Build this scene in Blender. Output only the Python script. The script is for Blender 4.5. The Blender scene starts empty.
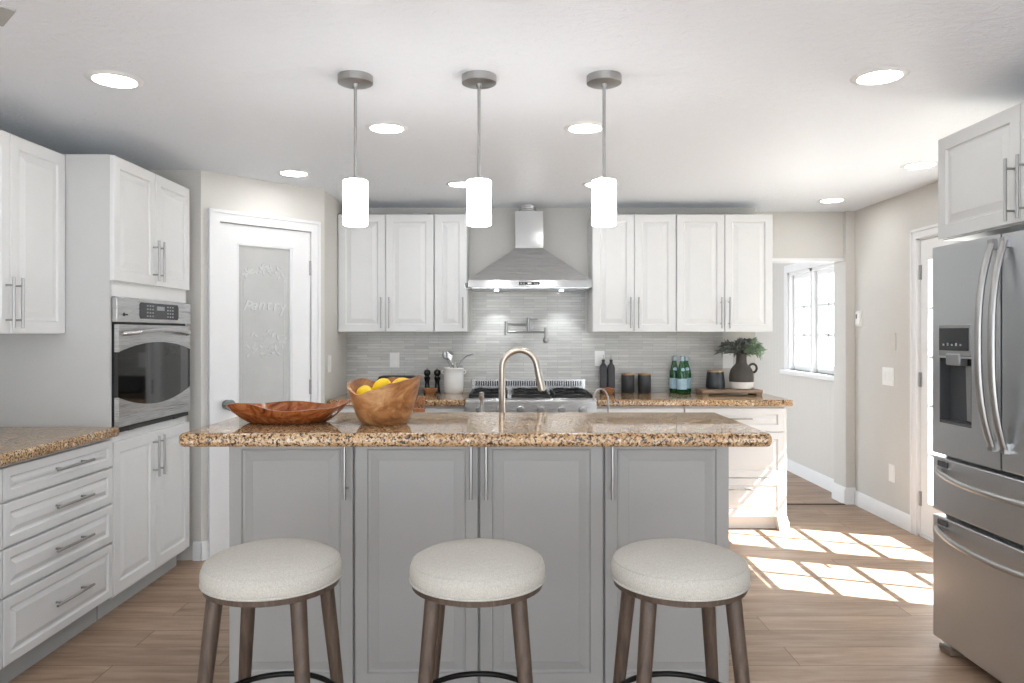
import bpy, bmesh, math, random
from mathutils import Vector, Matrix
PI = math.pi
random.seed(7)
SC = bpy.context.scene
COL = SC.collection

# ------------------------------------------------------------------ camera
cam_d = bpy.data.cameras.new('camera')
cam_d.sensor_width = 36.0
cam_d.lens = 735.0 / 1024.0 * 36.0
cam_d.shift_x = 2.0 / 1024.0
cam_d.shift_y = -7.5 / 1024.0
cam_d.clip_start = 0.05
cam = bpy.data.objects.new('camera', cam_d)
cam.location = (0, 0, 1.395)
cam.rotation_euler = (PI / 2, 0, 0)
COL.objects.link(cam)
SC.camera = cam

# ------------------------------------------------------------------ world, sun, exposure
W = bpy.data.worlds.new('sky')
SC.world = W
W.use_nodes = True
bgn = W.node_tree.nodes['Background']
bgn.inputs['Color'].default_value = (0.875, 0.935, 1.0, 1)
bgn.inputs['Strength'].default_value = 2.1
sun_d = bpy.data.lights.new('sun', 'SUN')
sun_d.energy = 20.0
sun_d.angle = 0.006
sun_d.color = (1.0, 0.975, 0.94)
sun = bpy.data.objects.new('sun', sun_d)
sun.rotation_euler = Vector((-0.647, 0.226, -0.728)).to_track_quat('-Z', 'Y').to_euler()
sun.location = (6, 2, 6)
COL.objects.link(sun)
SC.view_settings.view_transform = 'Standard'
SC.view_settings.look = 'None'
SC.view_settings.gamma = 1.0
SC.view_settings.use_curve_mapping = False
SC.view_settings.exposure = 1.02
DOWNLIGHT = 22.0
PENDANT = 10.0

# ------------------------------------------------------------------ materials
def srgb(r, g, b):
    f = lambda c: (c / 255 / 12.92) if c / 255 <= 0.04045 else ((c / 255 + 0.055) / 1.055) ** 2.4
    return (f(r), f(g), f(b), 1)

class NT:
    def __init__(s, name):
        s.m = bpy.data.materials.new(name)
        s.m.use_nodes = True
        s.t = s.m.node_tree
        s.b = s.t.nodes['Principled BSDF']
    def n(s, typ, **kw):
        nd = s.t.nodes.new(typ)
        for k, v in kw.items():
            if hasattr(nd, k): setattr(nd, k, v)
            else: nd.inputs[k].default_value = v
        return nd
    def l(s, a, ao, b, bi):
        s.t.links.new(a.outputs[ao], b.inputs[bi])
    def coords(s, scale=(1, 1, 1), rot=(0, 0, 0)):
        tc = s.n('ShaderNodeTexCoord')
        mp = s.n('ShaderNodeMapping')
        mp.inputs['Scale'].default_value = scale
        mp.inputs['Rotation'].default_value = rot
        s.l(tc, 'Object', mp, 'Vector')
        return mp
    def noise(s, mp, scale, detail=4, rough=0.55, dist=0.0):
        nd = s.n('ShaderNodeTexNoise')
        nd.inputs['Scale'].default_value = scale
        nd.inputs['Detail'].default_value = detail
        nd.inputs['Roughness'].default_value = rough
        nd.inputs['Distortion'].default_value = dist
        if mp is not None: s.l(mp, 0, nd, 'Vector')
        return nd
    def ramp(s, src, out, stops, interp='LINEAR'):
        r = s.n('ShaderNodeValToRGB')
        r.color_ramp.interpolation = interp
        e = r.color_ramp.elements
        while len(e) < len(stops): e.new(0.5)
        for i, (p, c) in enumerate(stops):
            e[i].position = p
            e[i].color = c if len(c) == 4 else (*c, 1)
        s.l(src, out, r, 'Fac')
        return r
    def bump(s, src, out, strength, dist=0.002):
        b = s.n('ShaderNodeBump')
        b.inputs['Strength'].default_value = strength
        b.inputs['Distance'].default_value = dist
        s.l(src, out, b, 'Height')
        s.l(b, 'Normal', s.b, 'Normal')
        return b
    def mix(s, fac, a, b, mode='MIX'):
        m = s.n('ShaderNodeMix', data_type='RGBA', blend_type=mode)
        for src, idx in ((fac, 0), (a, 6), (b, 7)):
            if isinstance(src, tuple) and len(src) == 2 and hasattr(src[0], 'outputs'):
                s.t.links.new(src[0].outputs[src[1]], m.inputs[idx])
            else:
                m.inputs[idx].default_value = src
        return m

def plain(name, col, rough=0.5, metal=0.0, spec=0.5, bump=None, var=None, **kw):
    t = NT(name)
    t.b.inputs['Base Color'].default_value = col
    t.b.inputs['Roughness'].default_value = rough
    t.b.inputs['Metallic'].default_value = metal
    t.b.inputs['Specular IOR Level'].default_value = spec
    for k, v in kw.items(): t.b.inputs[k.replace('_', ' ')].default_value = v
    mp = t.coords()
    if bump:
        nz = t.noise(mp, bump[0], 5)
        t.bump(nz, 'Fac', bump[1], bump[2] if len(bump) > 2 else 0.002)
    amt = var if var is not None else 0.03
    nz2 = t.noise(mp, 9.0, 3)
    lo = tuple(c * (1 - amt) for c in col[:3]) + (1,)
    hi = tuple(min(1, c * (1 + amt)) for c in col[:3]) + (1,)
    r = t.ramp(nz2, 'Fac', [(0.3, lo), (0.7, hi)])
    t.l(r, 'Color', t.b, 'Base Color')
    return t.m

def emissive(name, col, strength):
    t = NT(name)
    t.b.inputs['Base Color'].default_value = (0.9, 0.9, 0.9, 1)
    t.b.inputs['Emission Color'].default_value = col
    t.b.inputs['Emission Strength'].default_value = strength
    return t.m

def make_steel(name, col, rough, axis_scale=(2, 2, 260), bump=0.02):
    t = NT(name)
    t.b.inputs['Metallic'].default_value = 1.0
    mp = t.coords(axis_scale)
    nz = t.noise(mp, 3.0, 4)
    lo = tuple(c * 0.96 for c in col[:3]) + (1,)
    r = t.ramp(nz, 'Fac', [(0.3, lo), (0.7, col)])
    t.l(r, 'Color', t.b, 'Base Color')
    rr = t.ramp(nz, 'Fac', [(0.3, (rough * 0.85,) * 3), (0.7, (rough * 1.15,) * 3)])
    t.l(rr, 'Color', t.b, 'Roughness')
    t.bump(nz, 'Fac', bump, 0.001)
    return t.m

def make_granite():
    t = NT('speckled granite')
    mp = t.coords()
    big = t.noise(mp, 7, 4, 0.6)
    base = t.ramp(big, 'Fac', [(0.30, srgb(156, 118, 82)), (0.50, srgb(196, 154, 108)), (0.72, srgb(214, 188, 150))])
    v = t.n('ShaderNodeTexVoronoi'); v.inputs['Scale'].default_value = 150
    t.l(mp, 0, v, 'Vector')
    cell = t.ramp(v, 'Color', [(0.0, srgb(122, 84, 52)), (0.35, srgb(172, 138, 98)), (0.65, srgb(198, 172, 136)), (1.0, srgb(220, 206, 182))], 'LINEAR')
    m1 = t.mix(0.55, (base, 0), (cell, 0))
    dn = t.noise(mp, 105, 3, 0.75)
    dmask = t.ramp(dn, 'Fac', [(0.50, (0, 0, 0)), (0.57, (1, 1, 1))])
    m2 = t.mix((dmask, 0), (m1, 2), srgb(66, 51, 41))
    ln = t.noise(mp, 40, 3, 0.6)
    lmask = t.ramp(ln, 'Fac', [(0.60, (0, 0, 0)), (0.70, (0.8, 0.8, 0.8))])
    m3 = t.mix((lmask, 0), (m2, 2), srgb(232, 222, 205))
    t.l(m3, 2, t.b, 'Base Color')
    t.b.inputs['Roughness'].default_value = 0.035
    t.b.inputs['Specular IOR Level'].default_value = 0.38
    return t.m

def make_planks():
    t = NT('plank flooring')
    mp = t.coords()
    br = t.n('ShaderNodeTexBrick')
    br.offset = 0.37; br.offset_frequency = 2
    br.inputs['Scale'].default_value = 1.0
    br.inputs['Brick Width'].default_value = 1.22
    br.inputs['Row Height'].default_value = 0.182
    br.inputs['Mortar Size'].default_value = 0.0018
    br.inputs['Mortar Smooth'].default_value = 0.1
    br.inputs['Bias'].default_value = 0.0
    br.inputs['Color1'].default_value = (0, 0, 0, 1)
    br.inputs['Color2'].default_value = (1, 1, 1, 1)
    br.inputs['Mortar'].default_value = (0.5, 0.5, 0.5, 1)
    t.l(mp, 0, br, 'Vector')
    # each plank shifts the grain
    sep = t.n('ShaderNodeVectorMath', operation='MULTIPLY_ADD')
    t.l(br, 'Color', sep, 0)
    sep.inputs[1].default_value = (7.3, 3.1, 5.0)
    t.l(mp, 0, sep, 2)
    m2 = t.n('ShaderNodeMapping'); m2.inputs['Scale'].default_value = (1.1, 9.0, 1)
    t.l(sep, 0, m2, 'Vector')
    g = t.noise(m2, 2.2, 7, 0.62, 0.5)
    gr = t.ramp(g, 'Fac', [(0.28, srgb(134, 111, 92)), (0.5, srgb(163, 138, 117)), (0.72, srgb(182, 159, 138))])
    pl = t.ramp(br, 'Color', [(0.0, (0.86, 0.86, 0.86)), (1.0, (1.06, 1.05, 1.04))])
    mm = t.mix(1.0, (gr, 0), (pl, 0), 'MULTIPLY')
    md = t.mix((br, 'Fac'), (mm, 2), srgb(96, 76, 60))
    t.l(md, 2, t.b, 'Base Color')
    t.b.inputs['Roughness'].default_value = 0.42
    t.b.inputs['Specular IOR Level'].default_value = 0.4
    t.bump(g, 'Fac', 0.08, 0.002)
    return t.m

def make_mosaic():
    t = NT('linear grey stone mosaic')
    tc = t.n('ShaderNodeTexCoord')
    sp = t.n('ShaderNodeSeparateXYZ'); t.l(tc, 'Object', sp, 0)
    cb = t.n('ShaderNodeCombineXYZ'); t.l(sp, 'X', cb, 'X'); t.l(sp, 'Z', cb, 'Y')
    br = t.n('ShaderNodeTexBrick')
    br.offset = 0.43; br.offset_frequency = 2; br.squash = 1.0
    for k, v in (('Scale', 1.0), ('Brick Width', 0.19), ('Row Height', 0.022), ('Mortar Size', 0.0011), ('Bias', 0.0)):
        br.inputs[k].default_value = v
    br.inputs['Color1'].default_value = srgb(186, 186, 183)
    br.inputs['Color2'].default_value = srgb(208, 207, 203)
    br.inputs['Mortar'].default_value = srgb(160, 160, 158)
    t.l(cb, 0, br, 'Vector')
    mp = t.n('ShaderNodeMapping'); mp.inputs['Scale'].default_value = (4, 60, 1)
    t.l(cb, 0, mp, 'Vector')
    nz = t.noise(mp, 2.0, 4, 0.6)
    r = t.ramp(nz, 'Fac', [(0.25, (0.84, 0.84, 0.84)), (0.75, (1.1, 1.1, 1.09))])
    mm = t.mix(1.0, (br, 'Color'), (r, 0), 'MULTIPLY')
    t.l(mm, 2, t.b, 'Base Color')
    t.b.inputs['Roughness'].default_value = 0.28
    t.bump(br, 'Fac', -0.25, 0.001)
    return t.m

def make_wood(name, c0, c1, c2, scale=(1, 1, 1), freq=9.0, rough=0.4, dist=4.0):
    t = NT(name)
    mp = t.coords(scale)
    nz = t.noise(mp, freq, 5, 0.6, dist)
    w = t.ramp(nz, 'Fac', [(0.28, c0), (0.5, c1), (0.72, c2)])
    fine = t.noise(mp, freq * 14, 3)
    fr = t.ramp(fine, 'Fac', [(0.3, (0.88, 0.88, 0.88)), (0.7, (1.05, 1.05, 1.05))])
    mm = t.mix(1.0, (w, 0), (fr, 0), 'MULTIPLY')
    t.l(mm, 2, t.b, 'Base Color')
    t.b.inputs['Roughness'].default_value = rough
    return t.m

def make_ceiling():
    t = NT('skip trowel white ceiling paint')
    t.b.inputs['Base Color'].default_value = srgb(236, 241, 248)
    t.b.inputs['Roughness'].default_value = 0.38
    t.b.inputs['Specular IOR Level'].default_value = 0.3
    mp = t.coords((1, 1.7, 1))
    nz = t.noise(mp, 16, 6, 0.6, 1.2)
    r = t.ramp(nz, 'Fac', [(0.42, (0, 0, 0)), (0.60, (1, 1, 1))])
    t.bump(r, 'Color', 0.45, 0.004)
    return t.m

def make_beadboard():
    t = NT('beige beadboard')
    t.b.inputs['Base Color'].default_value = srgb(212, 210, 205)
    t.b.inputs['Roughness'].default_value = 0.5
    tc = t.n('ShaderNodeTexCoord')
    sp = t.n('ShaderNodeSeparateXYZ'); t.l(tc, 'Object', sp, 0)
    md = t.n('ShaderNodeMath', operation='FRACT')
    mu = t.n('ShaderNodeMath', operation='MULTIPLY'); mu.inputs[1].default_value = 1 / 0.085
    t.l(sp, 'Y', mu, 0); t.l(mu, 0, md, 0)
    r = t.ramp(md, 0, [(0.0, (0, 0, 0)), (0.05, (1, 1, 1)), (0.93, (1, 1, 1)), (1.0, (0, 0, 0))])
    t.bump(r, 'Color', 0.8, 0.004)
    return t.m

def make_pane():
    t = NT('clear window glass')
    out = t.t.nodes['Material Output']
    tr = t.n('ShaderNodeBsdfTransparent')
    tr.inputs['Color'].default_value = (0.96, 0.97, 0.97, 1)
    gl = t.n('ShaderNodeBsdfGlossy'); gl.inputs['Roughness'].default_value = 0.02
    mx = t.n('ShaderNodeMixShader'); mx.inputs['Fac'].default_value = 0.06
    t.l(tr, 0, mx, 1); t.l(gl, 0, mx, 2); t.l(mx, 0, out, 'Surface')
    return t.m

def make_fabric():
    t = NT('oatmeal linen')
    mp = t.coords()
    nz = t.noise(mp, 320, 3, 0.7)
    sx = t.coords((40, 900, 40)); n1 = t.noise(sx, 1, 2)
    r = t.ramp(nz, 'Fac', [(0.3, srgb(172, 169, 162)), (0.7, srgb(202, 199, 191))])
    r2 = t.ramp(n1, 'Fac', [(0.3, (0.93, 0.93, 0.93)), (0.7, (1.04, 1.04, 1.04))])
    mm = t.mix(1.0, (r, 0), (r2, 0), 'MULTIPLY')
    t.l(mm, 2, t.b, 'Base Color')
    t.b.inputs['Roughness'].default_value = 0.9
    t.b.inputs['Specular IOR Level'].default_value = 0.15
    t.bump(nz, 'Fac', 0.25, 0.001)
    return t.m

M = {}
M['wall'] = plain('beige wall paint', srgb(208, 206, 201), 0.55, spec=0.3, bump=(60, 0.06), var=0.01)
M['ceiling'] = make_ceiling()
M['floor'] = make_planks()
M['trim'] = plain('white trim paint', srgb(231, 232, 233), 0.4, var=0.01)
M['white'] = plain('white cabinet paint', srgb(219, 220, 220), 0.38, var=0.01)
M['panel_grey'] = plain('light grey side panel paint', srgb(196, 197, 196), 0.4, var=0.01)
M['island'] = plain('grey island paint', srgb(161, 160, 158), 0.42, var=0.01)
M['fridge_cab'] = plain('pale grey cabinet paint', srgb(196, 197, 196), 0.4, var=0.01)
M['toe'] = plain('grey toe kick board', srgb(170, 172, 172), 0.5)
M['nickel'] = plain('brushed nickel', (0.40, 0.40, 0.395, 1), 0.36, 1.0, var=0.0)
M['faucet'] = plain('warm brushed nickel', (0.50, 0.455, 0.40, 1), 0.3, 1.0, var=0.0)
M['steel'] = make_steel('brushed stainless steel', (0.62, 0.635, 0.655, 1), 0.33, (240, 240, 2))
M['steel_h'] = make_steel('horizontally brushed stainless steel', (0.62, 0.62, 0.62, 1), 0.28, (2, 2, 260), 0.0)
M['chrome'] = plain('polished steel', (0.60, 0.60, 0.60, 1), 0.24, 1.0, var=0.0)
M['satin'] = plain('satin steel', (0.47, 0.47, 0.47, 1), 0.33, 1.0, var=0.0)
M['hoodsteel'] = plain('smooth stainless steel', (0.46, 0.46, 0.455, 1), 0.12, 1.0, var=0.0)
M['foil'] = plain('ribbed foil duct', (0.8, 0.8, 0.8, 1), 0.2, 1.0)
M['granite'] = make_granite()
M['mosaic'] = make_mosaic()
M['bead'] = make_beadboard()
M['pane'] = make_pane()
M['fabric'] = make_fabric()
M['leg'] = make_wood('grey brown stained wood', srgb(62, 51, 44), srgb(82, 68, 58), srgb(99, 83, 71), (6, 6, 0.7), 8, 0.45, 1.0)
M['bowl'] = make_wood('teak root wood', srgb(92, 54, 30), srgb(166, 114, 70), srgb(204, 164, 120), (1, 1, 2.2), 4.5, 0.34, 2.5)
M['tray'] = make_wood('polished red brown wood', srgb(92, 44, 20), srgb(150, 82, 42), srgb(186, 122, 74), (1.2, 2.2, 1.5), 7, 0.16, 3.0)
M['board'] = make_wood('weathered board wood', srgb(122, 100, 82), srgb(156, 130, 108), srgb(178, 154, 132), (1, 9, 9), 6, 0.6, 0.6)
M['lidwood'] = make_wood('pale lid wood', srgb(150, 118, 86), srgb(178, 146, 112), srgb(196, 166, 130), (1, 8, 1), 9, 0.5, 0.5)
M['smallwood'] = make_wood('orange brown wood', srgb(130, 82, 50), srgb(164, 110, 72), srgb(186, 136, 96), (1, 1, 3), 14, 0.45, 2.0)
M['lemon'] = plain('lemon peel', srgb(246, 206, 20), 0.42, bump=(180, 0.25), var=0.06)
M['black'] = plain('matte black', srgb(34, 34, 34), 0.5, bump=(90, 0.05))
M['gloss_black'] = plain('glossy black', srgb(18, 18, 18), 0.18)
M['oven_glass'] = plain('dark oven glass', srgb(14, 14, 14), 0.05, spec=0.9)
M['iron'] = plain('cast iron', srgb(30, 30, 31), 0.55, bump=(120, 0.2))
M['charcoal'] = plain('charcoal ceramic', srgb(52, 52, 54), 0.45, bump=(120, 0.12), var=0.08)
M['slate'] = plain('blue black ceramic', srgb(44, 49, 54), 0.35, var=0.05)
M['jug_dark'] = plain('brown black stoneware', srgb(68, 63, 58), 0.55, bump=(140, 0.12), var=0.1)
M['jug_white'] = plain('white glaze', srgb(228, 226, 222), 0.4)
M['crock'] = plain('white crock glaze', srgb(234, 234, 232), 0.3)
M['plastic'] = plain('white plastic', srgb(240, 240, 238), 0.35)
M['wallplate'] = plain('beige painted cover', srgb(208, 204, 196), 0.5)
M['green'] = plain('green bottle glass', srgb(14, 96, 48), 0.06, spec=0.8, Transmission_Weight=0.35, IOR=1.45)
M['label'] = plain('pale blue paper label', srgb(168, 198, 214), 0.5, var=0.12)
M['cap'] = plain('silver blue bottle cap', srgb(170, 190, 205), 0.3, 0.3)
M['leaf_dark'] = plain('grey green leaf', srgb(112, 118, 112), 0.55, var=0.25)
M['leaf'] = plain('green leaf', srgb(138, 158, 132), 0.55, var=0.3)
M['stem'] = plain('brown stem', srgb(74, 66, 52), 0.6)
M['salt'] = plain('pink brown salt', srgb(160, 104, 82), 0.8, bump=(200, 0.6), var=0.3)
M['frost'] = plain('frosted glass', srgb(196, 197, 196), 0.32, bump=(500, 0.1), Transmission_Weight=0.12)
M['etch'] = plain('etched clear glass', srgb(226, 228, 227), 0.12, Transmission_Weight=0.1)
M['display'] = plain('dark display', srgb(40, 42, 44), 0.15)
M['print'] = plain('pale printed legend', srgb(150, 154, 158), 0.4)
M['cavity'] = plain('dark grey plastic and bracket shade', srgb(66, 68, 70), 0.4)
M['steelgrey'] = plain('satin grey plastic', srgb(150, 152, 152), 0.35, 0.5)
M['footmetal'] = plain('black metal', srgb(28, 28, 28), 0.4, 0.6)
M['footbrown'] = plain('brown plastic foot', srgb(120, 104, 90), 0.5)
M['concrete'] = plain('pale patio concrete', srgb(206, 202, 194), 0.8, bump=(30, 0.2))
M['lamp'] = emissive('lit downlight lens', (1, 1, 1, 1), DOWNLIGHT)
M['shade'] = emissive('lit opal glass', (1, 0.995, 0.99, 1), PENDANT)
M['hoodlamp'] = emissive('lit hood lamp', (0.95, 0.98, 1, 1), 40.0)
M['fan'] = plain('grey fan blade', srgb(168, 168, 166), 0.5)
M['knobglass'] = plain('grey cut glass', srgb(120, 128, 126), 0.1, spec=0.9)

# ------------------------------------------------------------------ mesh helpers
class MB:
    def __init__(s): s.bm = bmesh.new()
    def box(s, x0, x1, y0, y1, z0, z1):
        v = [s.bm.verts.new((x, y, z)) for x in (x0, x1) for y in (y0, y1) for z in (z0, z1)]
        for f in ((0, 1, 3, 2), (4, 6, 7, 5), (0, 4, 5, 1), (2, 3, 7, 6), (0, 2, 6, 4), (1, 5, 7, 3)):
            s.bm.faces.new([v[i] for i in f])
        return s
    def cyl(s, p0, p1, r0, r1=None, seg=16, cap=True):
        r1 = r0 if r1 is None else r1
        p0, p1 = Vector(p0), Vector(p1)
        q = (p1 - p0).to_track_quat('Z', 'Y')
        A, B = [], []
        for i in range(seg):
            a = 2 * PI * i / seg
            d = q @ Vector((math.cos(a), math.sin(a), 0))
            A.append(s.bm.verts.new(p0 + d * r0)); B.append(s.bm.verts.new(p1 + d * r1))
        for i in range(seg):
            j = (i + 1) % seg
            s.bm.faces.new((A[i], A[j], B[j], B[i]))
        if cap:
            s.bm.faces.new(A[::-1]); s.bm.faces.new(B)
        return s
    def lathe(s, prof, c=(0, 0, 0), seg=32, sx=1.0, sy=1.0):
        rows = []
        for r, z in prof:
            if r < 1e-6:
                rows.append([s.bm.verts.new((c[0], c[1], c[2] + z))])
            else:
                rows.append([s.bm.verts.new((c[0] + sx * r * math.cos(2 * PI * i / seg), c[1] + sy * r * math.sin(2 * PI * i / seg), c[2] + z)) for i in range(seg)])
        for a, b in zip(rows, rows[1:]):
            for i in range(seg):
                j = (i + 1) % seg
                if len(a) == 1 and len(b) == 1: continue
                if len(a) == 1: s.bm.faces.new((a[0], b[j], b[i]))
                elif len(b) == 1: s.bm.faces.new((a[i], a[j], b[0]))
                else: s.bm.faces.new((a[i], a[j], b[j], b[i]))
        return s
    def tube(s, pts, r, seg=12, cap=True):
        pts = [Vector(p) for p in pts]
        rs = r if isinstance(r, (list, tuple)) else [r] * len(pts)
        ref = None; rows = []
        for i, p in enumerate(pts):
            t = (pts[min(i + 1, len(pts) - 1)] - pts[max(i - 1, 0)]).normalized()
            if ref is None:
                ref = t.orthogonal().normalized()
            ref = (ref - t * ref.dot(t)).normalized()
            bi = t.cross(ref)
            rows.append([s.bm.verts.new(p + (ref * math.cos(2 * PI * k / seg) + bi * math.sin(2 * PI * k / seg)) * rs[i]) for k in range(seg)])
        for a, b in zip(rows, rows[1:]):
            for k in range(seg):
                j = (k + 1) % seg
                s.bm.faces.new((a[k], a[j], b[j], b[k]))
        if cap:
            s.bm.faces.new(rows[0][::-1]); s.bm.faces.new(rows[-1])
        return s
    def ring(s, c, R, r, seg=40, m=10):
        rows = []
        for i in range(seg):
            a = 2 * PI * i / seg
            rows.append([s.bm.verts.new((c[0] + (R + r * math.cos(2 * PI * k / m)) * math.cos(a), c[1] + (R + r * math.cos(2 * PI * k / m)) * math.sin(a), c[2] + r * math.sin(2 * PI * k / m))) for k in range(m)])
        for i in range(seg):
            a, b = rows[i], rows[(i + 1) % seg]
            for k in range(m):
                j = (k + 1) % m
                s.bm.faces.new((a[k], b[k], b[j], a[j]))
        return s
    def prism(s, pts, axis, d0, d1):
        """pts: 2-D outline; axis 'y' -> (x,z) extruded in y, 'x' -> (y,z) in x, 'z' -> (x,y) in z"""
        mk = {'y': lambda p, d: (p[0], d, p[1]), 'x': lambda p, d: (d, p[0], p[1]), 'z': lambda p, d: (p[0], p[1], d)}[axis]
        A = [s.bm.verts.new(mk(p, d0)) for p in pts]
        B = [s.bm.verts.new(mk(p, d1)) for p in pts]
        n = len(pts)
        s.bm.faces.new(A); s.bm.faces.new(B[::-1])
        for i in range(n):
            j = (i + 1) % n
            s.bm.faces.new((A[i], B[i], B[j], A[j]))
        return s
    def raised(s, x0, x1, z0, z1, t, fr=0.056, slope=0.028):
        """raised-panel slab whose back is y=0 and front y=-t"""
        prof = [(0, 0), (0, -t + 0.003), (0.003, -t), (fr, -t), (fr + 0.005, -t + 0.0075), (fr + 0.012, -t + 0.0085), (fr + 0.012 + slope, -t + 0.002), (fr + 0.014 + slope, -t + 0.001)]
        rows = []
        for i, y in prof:
            rows.append([s.bm.verts.new(p) for p in ((x0 + i, y, z0 + i), (x1 - i, y, z0 + i), (x1 - i, y, z1 - i), (x0 + i, y, z1 - i))])
        s.bm.faces.new(rows[0][::-1]); s.bm.faces.new(rows[-1])
        for a, b in zip(rows, rows[1:]):
            for k in range(4):
                j = (k + 1) % 4
                s.bm.faces.new((a[k], a[j], b[j], b[k]))
        return s
    def build(s, name, mat, parent=None, bevel=0.0, segs=2, smooth=True, subsurf=0):
        bmesh.ops.recalc_face_normals(s.bm, faces=s.bm.faces[:])
        me = bpy.data.meshes.new(name)
        s.bm.to_mesh(me); s.bm.free()
        me.materials.append(mat)
        if smooth:
            me.shade_smooth(); me.set_sharp_from_angle(angle=math.radians(38))
        o = bpy.data.objects.new(name, me)
        COL.objects.link(o)
        if parent is not None: o.parent = parent
        if bevel:
            b = o.modifiers.new('bevel', 'BEVEL'); b.width = bevel; b.segments = segs; b.limit_method = 'ANGLE'; b.angle_limit = math.radians(40)
        if subsurf:
            ss = o.modifiers.new('subsurf', 'SUBSURF'); ss.levels = subsurf; ss.render_levels = subsurf
        return o

def empty(name, loc=(0, 0, 0), rz=0.0):
    o = bpy.data.objects.new(name, None)
    o.empty_display_size = 0.1
    o.location = loc; o.rotation_euler = (0, 0, rz)
    COL.objects.link(o)
    return o
def tag(o, label, cat, group=None):
    o['label'] = label; o['category'] = cat
    if group: o['group'] = group
    return o
def struct(o):
    o['kind'] = 'structure'
    return o
def copy_tree(o, parent=None):
    c = o.copy(); COL.objects.link(c)
    if parent is not None: c.parent = parent
    for ch in [x for x in COL.objects if x.parent == o]: copy_tree(ch, c)
    return c
def arc(cx, cz, r, a0, a1, n):
    return [(cx + r * math.cos(a0 + (a1 - a0) * i / n), cz + r * math.sin(a0 + (a1 - a0) * i / n)) for i in range(n + 1)]

# ================================================================== STRUCTURE
H = 2.405
XL, XR = -2.545, 2.83
YR = -1.6           # end behind the camera, left open to let in sky fill light
YB = 5.88           # kitchen back wall
YH = 6.08           # header over the opening to the nook
A = Vector((-1.905, 4.53)); B = Vector((-1.303, 5.165))
struct(MB().box(-2.7, 2.98, YR, 9.2, -0.1, 0).build('floor', M['floor']))
struct(MB().box(-2.7, 2.98, YR, 9.2, H, H + 0.12).build('ceiling', M['ceiling']))
struct(MB().box(2.98, 14, -6, 14, -0.25, -0.12).build('ground', M['concrete']))
struct(MB().box(XL - 0.12, XL, YR, 4.53, 0, H).build('wall_left', M['wall']))
struct(MB().box(XL - 0.12, A.x, 4.53, 4.63, 0, H).build('wall_oven_side', M['wall']))
struct(MB().prism([(B.x, B.y), (B.x, YB), (B.x - 0.1, YB), (B.x - 0.1, B.y - 0.02)], 'z', 0, H).build('wall_pantry_side', M['wall']))
ANG = math.atan2(B.y - A.y, B.x - A.x); LEN = (B - A).length
pw = struct(empty('wall_pantry', (A.x, A.y, 0), ANG))
T0, T1, DT = 0.132 * LEN, 0.873 * LEN, 2.10
struct(MB().box(0, T0, 0, 0.1, 0, H).box(T1, LEN, 0, 0.1, 0, H).box(T0, T1, 0, 0.1, DT, H).build('wall_panel', M['wall'], pw))
# back wall with its return, and the header and post of the nook opening
struct(MB().box(B.x - 0.1, 1.96, YB, 6.25, 0, H).build('wall_back', M['wall']))
struct(MB().box(1.96, XR + 0.02, YH, 6.25, 2.02, H).build('wall_header', M['wall']))
struct(MB().box(1.96, XR - 0.07, YH - 0.012, 6.26, 1.998, 2.02).build('trim_header', M['trim']))
struct(MB().box(XR - 0.075, XR + 0.12, 6.03, 6.25, 0, H).build('trim_post', M['wall']))
struct(MB().box(XL, XR, YR - 0.12, YR, 2.05, H).build('reflection_beam', M['wall']))  # unseen beam added for the hood rim to reflect instead of sky
# right wall with French door opening
D0, D1, DZ = 3.40, 5.09, 2.055
struct(MB().box(XR, XR + 0.12, YR, D0, 0, H).box(XR, XR + 0.12, D1, 6.03, 0, H).box(XR, XR + 0.12, D0, D1, DZ, H).build('wall_right', M['wall']))
struct(MB().box(2.96, 3.61, -1.6, 9.3, 2.45, 2.60).build('sun_cutoff_eave', M['trim']))  # unseen overhang added to cut off the high sun at the door
# nook
NX = 2.85; WY0, WY1, WZ0, WZ1 = 6.40, 7.52, 1.03, 2.02
struct(MB().box(NX, NX + 0.12, 6.25, WY0, 0, H).box(NX, NX + 0.12, WY1, 9.2, 0, H).box(NX, NX + 0.12, WY0, WY1, 0, WZ0).box(NX, NX + 0.12, WY0, WY1, WZ1, H).build('wall_nook_right', M['bead']))
struct(MB().box(0.6, NX, 9.0, 9.1, 0, H).build('wall_nook_back', M['wall']))
struct(MB().box(1.96, XR - 0.09, 6.0, 6.035, 0.0, 0.006).build('trim_threshold', M['leg'], bevel=0.003))

def baseboard(name, p0, p1, h=0.115, t=0.015):
    p0, p1 = Vector(p0), Vector(p1)
    o = empty(name, (p0.x, p0.y, 0), math.atan2(p1.y - p0.y, p1.x - p0.x))
    L = (p1 - p0).length
    MB().prism([(0, 0), (-t, 0), (-t, h - 0.02), (-t * 0.45, h), (0, h)], 'x', 0, L).build('board', M['trim'], o)
    return struct(o)
baseboard('baseboard_oven_side', (-1.95, 4.53), (A.x, 4.53))
baseboard('baseboard_pantry_left', A, A + (B - A) * 0.055)
baseboard('baseboard_pantry_right', A + (B - A) * 0.943, B)
baseboard('baseboard_right', (XR, 6.03), (XR, 5.15))
baseboard('baseboard_nook', (NX, 9.0), (NX, 6.25))
baseboard('baseboard_post', (XR - 0.075, 6.03), (XR, 6.03), 0.135, 0.02)
baseboard('baseboard_post_side', (XR - 0.075, 6.25), (XR - 0.075, 6.01), 0.135, 0.02)

# backsplash on the back wall
struct(MB().box(B.x, 1.70, YB - 0.01, YB, 0.93, 1.415).box(-0.30, 0.60, YB - 0.01, YB, 1.415, 1.74).build('wall_backsplash', M['mosaic']))

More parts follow.
